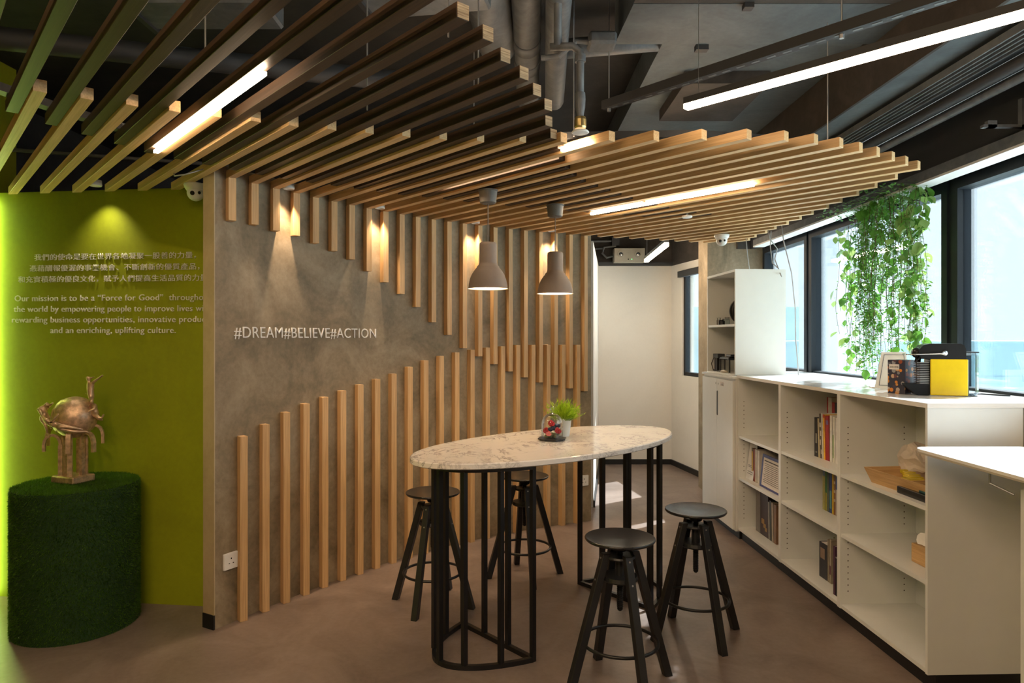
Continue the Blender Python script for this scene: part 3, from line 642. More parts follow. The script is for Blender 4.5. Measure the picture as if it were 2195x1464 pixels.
green_line(t, 'the world by empowering people to improve lives with', 32, 414, 668, 'the world by empowering people to improve lives', h=0.050)
green_line(t, 'rewarding business opportunities, innovative products', 28, 432, 691, 'rewarding business opportunities, innovative produ', h=0.050)
green_line(t, 'and an enriching, uplifting culture.', 110, 378, 714, h=0.050)
for o in t.children: o.location.y += 0.0
# hashtag words on the curved wall
t = thing('hashtag_lettering', 'white raised hashtag words on the concrete wall', 'lettering', NS(1.7, swall(1.7), 1.5))
def n_at_px(px):
    lo, hi = 1.21, 4.2
    for _ in range(50):
        m_ = (lo+hi)/2; p = NS(m_, swall(m_)); 
        if CX+F*p.x/p.y < px: lo = m_
        else: hi = m_
    return lo
na, nb = n_at_px(500.5), n_at_px(805); N_ = 200; arc = [0.0]; nn = [na+(nb-na)*i/N_ for i in range(N_+1)]
for i in range(N_): arc.append(arc[-1]+(NS(nn[i+1], swall(nn[i+1]))-NS(nn[i], swall(nn[i]))).length)
lay = layout('#DREAM#BELIEVE#ACTION'); a = lay[0][1]+glyph(lay[0][0], EXT)[1]; b = lay[-1][1]+glyph(lay[-1][0], EXT)[2]
for ch, x in lay:
    g = glyph(ch, EXT); w0 = (x+g[1]-a)/(b-a)*arc[-1]; wc = w0+(g[2]-g[1])/(b-a)*arc[-1]/2
    n_ = float(np.interp(wc, arc, nn)); p = NS(n_, swall(n_)); tg = (NS(n_+0.01, swall(n_+0.01))-NS(n_-0.01, swall(n_-0.01))).normalized(); ang = math.atan2(tg.y, tg.x); nrm = Vector((tg.y, -tg.x, 0))
    sx = arc[-1]/(b-a)
    o = bpy.data.objects.new('letter', g[0]); COL.objects.link(o); o.parent = t; o.matrix_parent_inverse = Matrix.Translation(t.location).inverted()
    q = p+nrm*0.004-tg*((g[1]+g[2])/2*sx); o.location = (q.x, q.y, 1.502); o.rotation_euler = (PI/2, 0, ang); o.scale = (sx, 0.088, 0.05)

# ------------------------------------------------------------------ marble table
TC = Vector((0.2357, 3.688, 0)); TANG = math.atan2(NY, NX)
tb = thing('oval_table', 'oval bar table with a white veined marble top on two black barred frames', 'table', TC, TANG)
bm = BM(); prof = [(0.985, 0.915), (1.0, 0.920), (1.0, 0.940), (0.99, 0.945)]
rings = []
for sc_, z in prof:
    d_ = (1-sc_)*0.6
    rings.append([bm.verts.new(((0.893-d_)*math.cos(2*PI*i/96), (0.412-d_)*math.sin(2*PI*i/96), z)) for i in range(96)])
for a, b in zip(rings, rings[1:]):
    for i in range(96): bm.faces.new((a[i], a[(i+1) % 96], b[(i+1) % 96], b[i]))
bm.faces.new(rings[0][::-1]); bm.faces.new(rings[-1])
part('tabletop', bm, 'marble', tb)
def bar_ring(bm, z0, z1, sgn):
    A_, B_ = 0.80, 0.335; w = 0.022; th0 = math.acos(0.46/A_)
    ou = []; inn = []
    for i in range(25):
        th = -th0+2*th0*i/24
        ou.append((sgn*A_*math.cos(th), B_*math.sin(th))); inn.append((sgn*(A_-w)*math.cos(th), (B_-w)*math.sin(th)))
    for i in range(24): prism(bm, [ou[i], ou[i+1], inn[i+1], inn[i]] if sgn > 0 else [ou[i+1], ou[i], inn[i], inn[i+1]], z0, z1)
    y_ = B_*math.sin(th0); xs = sorted([sgn*0.46, sgn*(0.46-w)]); box(bm, xs[0], xs[1], -y_, y_, z0, z1)
for sgn in (-1, 1):
    fr_ = BM(); bar_ring(fr_, 0.0, 0.022, sgn); fo = part('base_frame', fr_, 'black_metal', tb, loc=(0, -0.03, 0))
    fr_ = BM(); bar_ring(fr_, 0.893, 0.915, sgn); part('top_frame', fr_, 'black_metal', tb, loc=(0, -0.03, 0))
    A_, B_, w = 0.80-0.011, 0.335-0.011, 0.011; th0 = math.acos(0.46/0.80)
    spots = [(sgn*A_*math.cos(R(d)), B_*math.sin(R(d))) for d in (-40.5, -21, 0, 21, 40.5)]
    yc = 0.335*math.sin(th0)-0.011
    spots += [(sgn*0.449, v) for v in (-yc, -yc*0.34, yc*0.34, yc)]
    for x, y in spots: part('upright_bar', bxm(x-w, x+w, y-w, y+w, 0.02, 0.895), 'black_metal', fo)

# dome with roses
t = thing('flower_dome', 'glass cloche with red preserved roses on a black slate base', 'glass cloche', (0.219, 3.725, 0.945))
bm = BM(); prism(bm, [(0.080*math.cos(PI/4*i+0.2), 0.080*math.sin(PI/4*i+0.2)) for i in range(8)], 0.006, 0.012); prism(bm, [(0.068*math.cos(PI/4*i+0.2), 0.068*math.sin(PI/4*i+0.2)) for i in range(8)], 0.0, 0.006); part('base', bm, 'slate', t)
bm = BM(); lathe(bm, [(0.058, 0.012), (0.059, 0.03), (0.059, 0.085), (0.056, 0.105), (0.047, 0.124), (0.032, 0.138), (0.014, 0.146), (0.006, 0.149), (0.005, 0.156), (0.009, 0.160), (0.0135, 0.168), (0.0125, 0.177), (0.006, 0.183), (0.0, 0.184)], 40, cap=False); part('glass_dome', bm, 'clear_glass', t, smooth=True)
def rose(r):
    bm = BM()
    for i in range(14):
        a = i*2.4; q = 0.25+0.75*i/13; M = Matrix.Rotation(a, 4, 'Z') @ Matrix.Translation((r*0.42*q, 0, r*0.15*(1-q))) @ Matrix.Rotation(R(18+30*q), 4, 'Y')
        bmesh.ops.create_uvsphere(bm, u_segments=8, v_segments=6, radius=1, matrix=M @ Matrix.Diagonal((r*0.16, r*0.48*q+r*0.1, r*0.62, 1)))
    return bm
for (x, y, z, r, m, lab) in ((-0.008, -0.01, 0.088, 0.024, 'rose_red', 'dark red rose'), (-0.034, -0.018, 0.050, 0.024, 'rose_red', 'dark red rose'), (0.026, -0.024, 0.050, 0.025, 'rose_red', 'dark red rose'), (-0.022, -0.042, 0.036, 0.018, 'rose_pink', 'pink rose')):
    q = part('rose', rose(r), m, t, loc=(x, y, z), rot=(R(50), 0, random.random()), label=lab, smooth=True)
bm = BM()
for i in range(26):
    a = random.random()*6.28; r_ = random.uniform(0.01, 0.045); sphere(bm, (r_*math.cos(a), r_*math.sin(a)*0.9, random.uniform(0.018, 0.034)), random.uniform(0.006, 0.012), 8, 6)
part('moss', bm, 'moss', t, label='dry greenish moss at the foot', kind='stuff')
bm = BM()
for c in ((0.004, -0.02, 0.066), (0.012, 0.0, 0.075), (0.03, -0.005, 0.078), (-0.012, -0.02, 0.06)): sphere(bm, c, 0.012, 10, 8, (1.3, 0.8, 1))
part('berries', bm, 'berry_blue', t, label='dark blue leaves between the roses')
# potted grass
t = thing('potted_grass', 'bright green artificial grass in a white tin pot behind the cloche', 'potted plant', (0.295, 3.872, 0.945))
bm = BM(); lathe(bm, [(0, 0), (0.030, 0), (0.031, 0.004), (0.036, 0.045), (0.0375, 0.05), (0.042, 0.096), (0.0445, 0.098), (0.0445, 0.102), (0.040, 0.100), (0.037, 0.088), (0.0, 0.086)], 28); part('pot', bm, 'pot_white', t, smooth=True)
bm = BM(); rg = random.Random(5)
for i in range(420):
    a = rg.random()*2*PI; lean = rg.uniform(0.05, 1.15); L = rg.uniform(0.07, 0.135); w = rg.uniform(0.0016, 0.0034)
    b0 = Vector((0.026*math.cos(a)*lean, 0.026*math.sin(a)*lean, 0.086)); dirn = Vector((math.cos(a)*math.sin(lean), math.sin(a)*math.sin(lean), math.cos(lean)))
    sd_ = dirn.cross(Vector((0, 0, 1))).normalized() if lean > 0.05 else Vector((1, 0, 0)); up_ = Vector((0, 0, -1))
    pts = [b0+dirn*L*q+up_*(0.02*lean*q*q) for q in (0, 0.4, 0.75, 1.0)]
    vs = [(bm.verts.new(p-sd_*w*k_), bm.verts.new(p+sd_*w*k_)) for p, k_ in zip(pts[:3], (0.6, 1.0, 0.8))]; tip = bm.verts.new(pts[3])
    for u, v in zip(vs, vs[1:]): bm.faces.new((u[0], u[1], v[1], v[0]))
    bm.faces.new((vs[-1][0], vs[-1][1], tip))
    if i % 2 == 0:   # side leaflets
        for q in (0.45, 0.65, 0.85):
            pt = b0+dirn*L*q; e = (dirn+sd_*rg.choice((-1, 1))*0.9+Vector((0, 0, 0.2))).normalized(); l2 = L*0.25
            n_ = e.cross(Vector((rg.random(), rg.random(), 0.3))).normalized()*w*0.9
            bm.faces.new((bm.verts.new(pt-n_), bm.verts.new(pt+n_), bm.verts.new(pt+e*l2)))
part('grass_blades', bm, 'leaf_lime', t, kind='stuff')

# ------------------------------------------------------------------ stools
def stool(zs):
    t = thing('bar_stool', '', 'stool', (0, 0, 0), 0, 'black swivel stools round the marble table')
    bm = BM(); lathe(bm, [(0, zs-0.020), (0.125, zs-0.017), (0.126, zs-0.017), (0.148, zs-0.012), (0.153, zs-0.0055), (0.153, zs-0.005), (0.1525, zs-0.001), (0.1505, zs+0.001), (0.148, zs+0.0015), (0.1475, zs+0.0014), (0.142, zs+0.0006), (0.10, zs-0.003), (0.0, zs-0.006)], 56); part('seat', bm, 'seat_black', t, smooth=False)
    for p_ in t.children[0].data.polygons: p_.use_smooth = True
    bm = BM(); tube(bm, [(0, 0, 0.315), (0, 0, 0.322), (0, 0, zs-0.02)], [0.007, 0.0125, 0.0125], 16)
    for i in range(30): torus(bm, (0, 0, 0.335+i*0.0085), 0.0125, 0.0022, 14, 5)
    part('screw_spindle', bm, 'black_screw', t)
    bm = BM(); lathe(bm, [(0, zs-0.055), (0.030, zs-0.055), (0.034, zs-0.045), (0.045, zs-0.024), (0.05, zs-0.020), (0, zs-0.020)], 24); part('swivel_hub', bm, 'black_metal', t)
    bm = BM(); lathe(bm, [(0.013, 0.545), (0.062, 0.545), (0.066, 0.551), (0.062, 0.558), (0.013, 0.558)], 28, cap=False); lathe(bm, [(0.013, 0.450), (0.074, 0.450), (0.078, 0.456), (0.074, 0.472), (0.013, 0.472)], 28, cap=False); tube(bm, [(0, 0, 0.470), (0, 0, 0.546)], 0.021, 14)
    part('leg_collar', bm, 'black_wood', t)
    for i in range(4):
        M = Matrix.Rotation(PI/2*i, 4, 'Z'); bm = BM()
        top = (0.069, 0.572); bot = (0.233, 0.0); hw = 0.0135; wt, wb_ = 0.017, 0.019
        vs = []
        for (r_, z_), h_ in ((bot, wb_), (top, wt)):
            for sx, sy in ((-1, -1), (1, -1), (1, 1), (-1, 1)): vs.append(bm.verts.new((r_+sx*h_, sy*hw*1.25, z_)))
        for f in ((3, 2, 1, 0), (4, 5, 6, 7), (0, 1, 5, 4), (1, 2, 6, 5), (2, 3, 7, 6), (3, 0, 4, 7)): bm.faces.new([vs[j] for j in f])
        bmesh.ops.bevel(bm, geom=bm.edges[:], offset=0.002, segments=1, affect='EDGES')
        bmesh.ops.transform(bm, matrix=M, verts=bm.verts); lg = part('leg', bm, 'black_wood', t)
        bm = BM()
        for z_ in (0.553, 0.462):
            r_ = 0.233-(0.233-0.069)*z_/0.572+0.0175; tube(bm, [(r_-0.004, 0, z_), (r_+0.0012, 0, z_+0.0003)], 0.0042, 10)
        bmesh.ops.transform(bm, matrix=M, verts=bm.verts); part('bolt', bm, 'alu', lg)
    bm = BM(); torus(bm, (0, 0, 0.183), 0.163, 0.0075, 56, 10); part('foot_ring', bm, 'black_metal', t, smooth=True)
    return t
s0 = stool(0.634); s0['label'] = 'black round stool in front of the table, nearest to the viewer'
s0.location = (0.470, 2.970, 0); s0.rotation_euler.z = R(17.5)
for (x, y, a, lab) in ((0.930, 3.455, 17.5, 'black round stool at right, between the table and the bookcases'), (0.079, 4.31, 12, 'black round stool behind the table, seen between its left bars'), (-0.447, 3.855, -17.5, 'black round stool at the far left end of the table, next to the wall')):
    c = copy_tree(s0); c['label'] = lab; c.location = (x, y, 0); c.rotation_euler.z = R(a)

# ------------------------------------------------------------------ bookcases
BX, BY, BA = 1.757, 2.885, R(2.02)
BU = Vector((math.cos(BA), math.sin(BA), 0)); BV = Vector((-math.sin(BA), math.cos(BA), 0))
def BL(x, y, z=0): return Vector((BX, BY, 0))+BU*x+BV*y+Vector((0, 0, z))
UL = 0.733; DEP = 0.415; PT = 0.016
blab = ['white open bookcase nearest the viewer, holding a wooden tray', 'white open bookcase in the middle of the row', 'white open bookcase next to the tall cupboard']
ZSH = [(0.785, 0.47), (0.785, 0.47), (0.778, 0.468)]
for i in range(3):
    t = thing('bookcase', blab[i], 'bookcase', BL(0, i*UL), BA, 'white bookcases under the window')
    part('side_panel', bxm(0, DEP, 0.0005, PT, 0.075, 1.204), 'white_laminate', t)
    part('side_panel', bxm(0, DEP, UL-PT, UL-0.0005, 0.075, 1.204), 'white_laminate', t)
    part('bottom_panel', bxm(0.002, DEP, PT, UL-PT, 0.078, 0.097), 'white_laminate', t)
    part('back_panel', bxm(DEP-0.006, DEP, PT, UL-PT, 0.097, 1.204), 'white_laminate', t)
    for z in ZSH[i]: part('shelf', bxm(0.004, DEP-0.007, PT, UL-PT, z-0.019, z), 'white_laminate', t)
    part('plinth', bxm(0.035, DEP-0.01, 0.0 if i == 0 else 0.0, UL, 0.0, 0.075), 'black_base', t, label='recessed black plinth')
    bm = BM()
    for yy, sg in ((UL-PT-0.0008, -1), ):
        for xx in (0.042, 0.345):
            for j in range(28):
                z = 0.165+j*0.032
                if any(abs(z-s_) < 0.03 for s_ in ZSH[i]): continue
                box(bm, xx-0.0028, xx+0.0028, yy, yy+0.001, z-0.0028, z+0.0028)
    part('peg_holes', bm, 'hole_dark', t, kind='stuff', label='rows of small dark shelf pin holes')
wt = thing('worktop', 'long white worktop over the bookcases reaching to the window sill', 'worktop', BL(0, 0, 1.204), BA)
bm = BM(); c0 = BL(-0.002, -0.002); c1 = BL(-0.002, 3*UL); 
loc = lambda v: ((v-Vector((BX, BY, 0))).dot(BU), (v-Vector((BX, BY, 0))).dot(BV))
o_ = [loc(Vector((c0.x, c0.y, 0))), loc(Vector((2.418, BL(-0.002, -0.002).y+0.02, 0))), loc(Vector((2.418, 5.7, 0))), loc(Vector((2.16, 5.7, 0))), loc(BL(0.41, 3*UL)), loc(BL(-0.002, 3*UL))]
prism(bm, o_, 0.0, 0.020); part('top_panel', bm, 'worktop_white', wt)

# books: (unit, shelf z, y near, thickness, height, depth, colour, setback, tilt deg, label)
ZB0 = 0.0975
def book(u, z, y, th, h, d, col, back, tilt, label, face=None, group='books standing on the bookcase shelves'):
    p = BL(back, u*UL+y, z); t = thing('book', label, 'book', p, BA, group); m = bookmat(col)
    tl = R(tilt); M = Matrix.Rotation(-tl, 4, 'X') if tilt else Matrix.Identity(4)
    bm = BM(); box(bm, 0, 0.003, 0, th, 0, h, M); box(bm, 0, d, 0, 0.002, 0, h, M); box(bm, 0, d, th-0.002, th, 0, h, M); cv = part('cover', bm, m, t)
    part('pages', box(BM(), 0.003, d-0.004, 0.002, th-0.002, 0.003, h-0.004, M), 'paper', t)
    if face:
        bm = BM(); 
        for (a, b, c, e) in face[1]: box(bm, -0.0006, 0, th*a, th*b, h*c, h*e, M)
        part('spine_print', bm, bookmat(face[0]), t)
    return t
def near_y(px, X_back, u):            # pixel column -> y within the unit at a given set back
    # point BL(back, y): solve X/Y = r
    r = (px-CX)/F; a = BX+BU.x*X_back; b = BY+BU.y*X_back
    y = (r*b-a)/(BV.x-r*BV.y); return y-u*UL
def row(u, z, back, items):
    for (pxa, pxb, h, d, col, tilt, lab, face) in items:
        ya = near_y(pxa, back, u); yb = near_y(pxb, back, u)     # ya farther, yb nearer
        book(u, z, yb, max(ya-yb-0.001, 0.006), h, d, col, back, tilt, lab, face)
row(1, 0.785, 0.125, [
    (1745.5, 1754, 0.235, 0.17, (0.02, 0.022, 0.028), 0, 'thick black hardback, leftmost on the upper shelf of the middle bookcase', ((0.25, 0.25, 0.22), [(0.3, 0.7, 0.1, 0.14), (0.3, 0.7, 0.35, 0.6)])),
    (1754.2, 1757.5, 0.235, 0.16, (0.62, 0.55, 0.36), 3, 'thin cream book right of the thick black hardback', None),
    (1757.8, 1762, 0.265, 0.16, (0.10, 0.09, 0.07), 3, 'black and white patterned book on the upper shelf of the middle bookcase', ((0.7, 0.68, 0.6), [(0.1, 0.5, 0.1, 0.2), (0.4, 0.9, 0.3, 0.42), (0.1, 0.6, 0.5, 0.62), (0.2, 0.9, 0.7, 0.8)])),
    (1762.2, 1765.5, 0.27, 0.16, (0.72, 0.70, 0.66), 3, 'thin white book left of the yellow one', None),
    (1765.8, 1770, 0.265, 0.16, (0.85, 0.50, 0.03), 3, 'yellow book with an orange edge on the upper shelf', ((0.55, 0.06, 0.02), [(0.0, 1.0, 0.93, 1.0), (0, 0.2, 0, 1)])),
    (1770.3, 1778, 0.262, 0.17, (0.36, 0.018, 0.02), 2, 'dark red book right of the yellow one', ((0.16, 0.10, 0.28), [(0.15, 0.85, 0.8, 0.9)])),
    (1778.4, 1784, 0.268, 0.17, (0.74, 0.72, 0.68), 0, 'white book right of the dark red one', None),
    (1784.4, 1790, 0.265, 0.17, (0.70, 0.69, 0.62), 0, 'off white book next to the middle partition', ((0.2, 0.35, 0.06), [(0.6, 0.95, 0.1, 0.6)])),
    (1790.3, 1796, 0.262, 0.17, (0.75, 0.74, 0.72), 0, 'last white book, against the partition, upper shelf', None)])
def flatbook(px0, px1, back, z, u, h, col, lab, dep=0.15, face=None):
    ya = near_y(px0, back, u); yb = near_y(px1, back, u); p = BL(back, u*UL+yb, z); t = thing('book', lab, 'book', p, BA, 'books standing on the bookcase shelves')
    part('cover', bxm(0, dep, 0, ya-yb, 0, h), bookmat(col), t)
    if face: part('cover_print', bxm(-0.0006, 0, (ya-yb)*0.1, (ya-yb)*0.9, h*face[1], h*face[2]), bookmat(face[0]), t)
flatbook(1766, 1775, 0.30, 0.9, 1, 0.225, (0.50, 0.03, 0.04), 'red and grey book standing behind the upper shelf row', 0.1, ((0.4, 0.38, 0.36), 0.0, 0.5))
flatbook(1775.2, 1783, 0.30, 0.9, 1, 0.225, (0.70, 0.66, 0.60), 'cream book in the rear row on the upper shelf', 0.1)
flatbook(1783.2, 1789, 0.29, 0.9, 1, 0.2, (0.50, 0.04, 0.05), 'small red book in the rear row on the upper shelf', 0.1)
flatbook(1789.2, 1796, 0.29, 0.9, 1, 0.2, (0.03, 0.03, 0.05), 'small dark book in the rear row on the upper shelf', 0.1)
part('riser', bxm(0.285, 0.402, 0.03, 0.30, 0.7855, 0.899), 'white_laminate', None, loc=BL(0, UL, 0), rot=(0, 0, BA)); rz_ = bpy.data.objects['riser']; rz_.name = 'shelf_riser'; tag(rz_, 'white riser block under the rear books in the middle bookcase', 'riser')
row(1, 0.47, 0.16, [
    (1763, 1768.5, 0.27, 0.18, (0.30, 0.30, 0.10), 0, 'yellow green book, leftmost on the middle shelf of the middle bookcase', ((0.12, 0.2, 0.3), [(0.1, 0.9, 0.75, 1.0)])),
    (1768.8, 1772.5, 0.27, 0.18, (0.03, 0.16, 0.05), 0, 'green book on the middle shelf', ((0.3, 0.28, 0.04), [(0, 1, 0, 0.4)])),
    (1772.8, 1777, 0.262, 0.18, (0.10, 0.13, 0.10), 0, 'grey green book on the middle shelf', None),
    (1777.3, 1783, 0.262, 0.18, (0.02, 0.05, 0.22), 0, 'blue book on the middle shelf', ((0.1, 0.3, 0.3), [(0.1, 0.8, 0.1, 0.5)])),
    (1783.3, 1787, 0.258, 0.18, (0.62, 0.42, 0.02), 0, 'yellow book on the middle shelf', None),
    (1787.3, 1790.5, 0.258, 0.18, (0.28, 0.12, 0.04), 0, 'brown striped book on the middle shelf', ((0.6, 0.5, 0.4), [(0, 1, 0.3, 0.36), (0, 1, 0.5, 0.56), (0, 1, 0.7, 0.76)])),
    (1790.8, 1796, 0.255, 0.18, (0.45, 0.42, 0.40), 0, 'grey book at the right of the middle shelf', ((0.05, 0.1, 0.3), [(0.2, 0.9, 0.6, 0.9)]))])
row(1, ZB0, 0.10, [
    (1756, 1773, 0.205, 0.10, (0.02, 0.018, 0.022), 0, 'black box file with a small picture on the bottom shelf of the middle bookcase', ((0.25, 0.17, 0.12), [(0.3, 0.85, 0.55, 0.85)])),
    (1773.5, 1777, 0.245, 0.14, (0.28, 0.23, 0.16), 0, 'buff book on the bottom shelf of the middle bookcase', None),
    (1777.3, 1782, 0.25, 0.14, (0.35, 0.30, 0.22), 0, 'beige book on the bottom shelf of the middle bookcase', ((0.1, 0.02, 0.04), [(0.2, 0.8, 0.2, 0.4)]))])
row(1, ZB0, 0.035, [
    (1786, 1790.5, 0.265, 0.16, (0.07, 0.02, 0.05), 0, 'dark purple book on the bottom shelf of the middle bookcase', None),
    (1791, 1797, 0.215, 0.16, (0.018, 0.015, 0.016), 0, 'black book at the right end of the bottom shelf', ((0.4, 0.38, 0.36), [(0, 1, 0.96, 0.99)]))])
row(2, 0.468, 0.06, [
    (1611, 1614.5, 0.235, 0.2, (0.10, 0.07, 0.02), 0, 'dark book with yellow print, first of the row in the far bookcase', ((0.5, 0.32, 0.04), [(0.1, 0.9, 0.3, 0.9)])),
    (1614.8, 1618, 0.232, 0.2, (0.30, 0.06, 0.03), 0, 'thin rust red book in the far bookcase', None),
    (1618.3, 1623, 0.235, 0.2, (0.52, 0.46, 0.38), 0, 'cream book in the far bookcase', None),
    (1623.3, 1628, 0.235, 0.2, (0.70, 0.66, 0.60), 0, 'white folder in the far bookcase', None)])
p = BL(0.045, 2*UL+0.035, 0.468); t = thing('document_frame', 'navy framed printed notice leaning on the books in the far bookcase', 'frame', p, BA)
M_ = Matrix.Rotation(R(6), 4, 'Y'); yy0 = near_y(1628, 0.045, 2)-0.035; 
part('frame_board', box(BM(), 0, 0.008, 0.0, yy0, 0.0, 0.225, M_), bookmat((0.03, 0.03, 0.16)), t); part('sheet', box(BM(), -0.001, 0, 0.012, yy0-0.03, 0.015, 0.205, M_), 'paper', t)
bm = BM()
for j in range(11): box(bm, -0.0016, -0.001, 0.03+0.006*(j % 3), yy0-0.05-0.01*((j*7) % 3), 0.165-j*0.0125, 0.168-j*0.0125, M_)
box(bm, -0.0016, -0.001, 0.03, yy0-0.045, 0.182, 0.189, M_); part('print_lines', bm, 'dark_paint', t)
t = thing('brochure', 'pale printed brochure leaning at the left of the far bookcase', 'brochure', BL(0.05, 2*UL+0.575, 0.468), BA)
M_ = Matrix.Rotation(R(8), 4, 'Y'); part('sheet', box(BM(), 0.0, 0.004, 0, 0.13, 0, 0.26, M_), 'pot_white', t); bm = BM(); [box(bm, -0.0006, 0, 0.01, 0.11, z, z+0.003, M_) for z in (0.04, 0.055, 0.09, 0.1)]; part('print_lines', bm, 'berry_blue', t)
row(2, ZB0, 0.10, [
    (1620, 1629.5, 0.315, 0.2, (0.20, 0.19, 0.19), 0, 'tall grey book, leftmost on the bottom shelf of the far bookcase', None),
    (1630, 1646.5, 0.325, 0.2, (0.035, 0.012, 0.01), 0, 'large dark brown book with gold print on the bottom shelf', ((0.35, 0.2, 0.04), [(0.15, 0.4, 0.12, 0.2), (0.3, 0.6, 0.18, 0.27), (0.5, 0.85, 0.25, 0.36)])),
    (1647, 1650, 0.26, 0.2, (0.30, 0.29, 0.26), 2, 'thin grey book leaning in the bottom row of the far bookcase', None),
    (1650.3, 1654, 0.275, 0.2, (0.045, 0.05, 0.04), 2, 'dark green book leaning in the bottom row of the far bookcase', None),
    (1654.3, 1658, 0.27, 0.2, (0.42, 0.36, 0.28), 2, 'cream book leaning in the bottom row of the far bookcase', None),
    (1658.3, 1664, 0.265, 0.2, (0.22, 0.12, 0.06), 0, 'brown book at the right end of the bottom row of the far bookcase', None)])
t = thing('folder', 'thin blue folder standing alone on the top shelf of the far bookcase', 'folder', BL(0.10, 2*UL+0.02, 0.778), BA); part('cover', bxm(0, 0.2, 0, 0.012, 0, 0.21), bookmat((0.03, 0.09, 0.16)), t)

# tray, cloth, black tray, tissue box in the near bookcase
t = thing('wooden_tray', 'pale wooden tray with yellow packets on the near bookcase shelf', 'tray', BL(0.15, 0.27, 0.7855), BA+R(3))
bm = BM()
def slant(bm, x0, x1, y0, y1, z0, z1, o, th=0.008):
    lo = [(x0, y0), (x1, y0), (x1, y1), (x0, y1)]; hi = [(x0-o, y0-o), (x1+o, y0-o), (x1+o, y1+o), (x0-o, y1+o)]
    li = [(x0+th, y0+th), (x1-th, y0+th), (x1-th, y1-th), (x0+th, y1-th)]; hi2 = [(x0-o+th, y0-o+th), (x1+o-th, y0-o+th), (x1+o-th, y1+o-th), (x0-o+th, y1+o-th)]
    A = [bm.verts.new((*p, z0)) for p in lo]; B = [bm.verts.new((*p, z1)) for p in hi]; C_ = [bm.verts.new((*p, z1)) for p in hi2]; D = [bm.verts.new((*p, z0+th)) for p in li]
    for i in range(4):
        j = (i+1) % 4; bm.faces.new((A[i], A[j], B[j], B[i])); bm.faces.new((B[i], B[j], C_[j], C_[i])); bm.faces.new((C_[i], C_[j], D[j], D[i]))
    bm.faces.new(A[::-1]); bm.faces.new(D)
slant(bm, -0.09, 0.14, -0.20, 0.24, 0, 0.072, 0.025); part('tray_body', bm, 'bamboo', t)
part('divider', bxm(-0.085, 0.14, -0.02, -0.012, 0.008, 0.06), 'bamboo', t)
bm = BM()
for i in range(5): box(bm, -0.05+0.03*i, 0.03+0.02*i, 0.02+0.04*i, 0.09+0.03*i, 0.03+0.004*i, 0.055+0.003*i, Matrix.Rotation(R(4*i-8), 4, 'Z'), 0.004)
part('packets', bm, mat('packet_yellow', (0.55, 0.42, 0.02), 0.4), t, label='yellow packets in the tray')
t = thing('plastic_bag', 'crumpled translucent beige bag behind the wooden tray', 'bag', BL(0.27, 0.50, 0.862), BA)
bm = BM(); sphere(bm, (0, 0, 0.03), 0.10, 24, 16, (0.7, 1.0, 0.85))
for v in bm.verts: v.co += Vector((math.sin(v.co.z*90)*0.006, math.sin(v.co.x*110+v.co.z*60)*0.008, math.cos(v.co.y*95)*0.008))
part('bag_body', bm, 'cloth_beige', t, smooth=False)
t = thing('black_tray', 'flat black lidded tray at the front of the near bookcase shelf', 'tray', BL(0.035, 0.02, 0.7855), BA)
part('tray_body', bxm(0, 0.10, 0, 0.255, 0, 0.032, 0.002), 'machine_black', t); bm = BM(); box(bm, 0.015, 0.075, 0.03, 0.12, 0.032, 0.042, bev=0.003); box(bm, 0.03, 0.09, 0.135, 0.2, 0.032, 0.038, bev=0.003); part('sachets', bm, mat('sachet_teal', (0.01, 0.07, 0.08), 0.4), t, label='dark teal sachets')
t = thing('tissue_box', 'bamboo tissue box with a white tissue on the lower shelf of the near bookcase', 'tissue box', BL(0.10, 0.02, 0.4705), BA)
part('box_body', bxm(0, 0.125, 0, 0.25, 0, 0.085, 0.002), 'bamboo', t)
bm = BM(); g = 9
vs = [[bm.verts.new((0.04+0.05*i/g-0.03*(j/g), 0.03+0.19*j/g+0.02*math.sin(i), 0.086+0.055*math.sin(i/g*PI)*(0.25+0.75*j/g)*(0.6+0.4*j/g)+0.004*math.sin(i*1.7+j))) for j in range(g+1)] for i in range(g+1)]
for i in range(g):
    for j in range(g): bm.faces.new((vs[i][j], vs[i+1][j], vs[i+1][j+1], vs[i][j+1]))
part('tissue', bm, 'tissue', t, smooth=True)

# tall cupboard and upper shelf unit
t = thing('cupboard', 'tall white two door cupboard with a dark recessed handle', 'cupboard', BL(-0.03, 3*UL+0.006), BA)
W3 = 0.735
part('carcass', bxm(0.018, 0.44, 0, W3, 0.06, 1.195), 'white_laminate', t)
for y0, y1 in ((0.012, W3/2-0.0015), (W3/2+0.0015, W3-0.004)): part('door', bxm(0.0, 0.0165, y0, y1, 0.07, 1.180, 0.001), 'white_laminate', t)
part('top_panel', bxm(-0.004, 0.44, 0, W3, 1.197, 1.213), 'white_laminate', t); part('plinth', bxm(0.05, 0.43, 0.01, W3-0.01, 0, 0.06), 'black_base', t)
bm = BM(); pts = [(0.0135*math.cos(a)*1.0, 0.085*(1 if math.sin(a) > 0 else -1)+0.0135*math.sin(a)) for a in [2*PI*i/20 for i in range(20)]]
vs0 = [bm.verts.new((-0.0012, W3/2-0.012+p_[0], 0.985+p_[1])) for p_ in pts]; vs1 = [bm.verts.new((0.001, W3/2-0.012+p_[0], 0.985+p_[1])) for p_ in pts]
bm.faces.new(vs0); [bm.faces.new((vs0[i], vs1[i], vs1[(i+1) % 20], vs0[(i+1) % 20])) for i in range(20)]; part('handle', bm, 'dark_paint', t, label='dark oval recessed handle')
bm = BM(); [tube(bm, [(-0.002, y, 1.14), (0.001, y, 1.14)], 0.008, 12) for y in (W3/2+0.02, W3/2-0.035)]; part('lock', bm, 'alu', t)
part('sticker', bxm(-0.0006, 0.0002, 0.20, 0.285, 1.125, 1.16), 'paper', t)
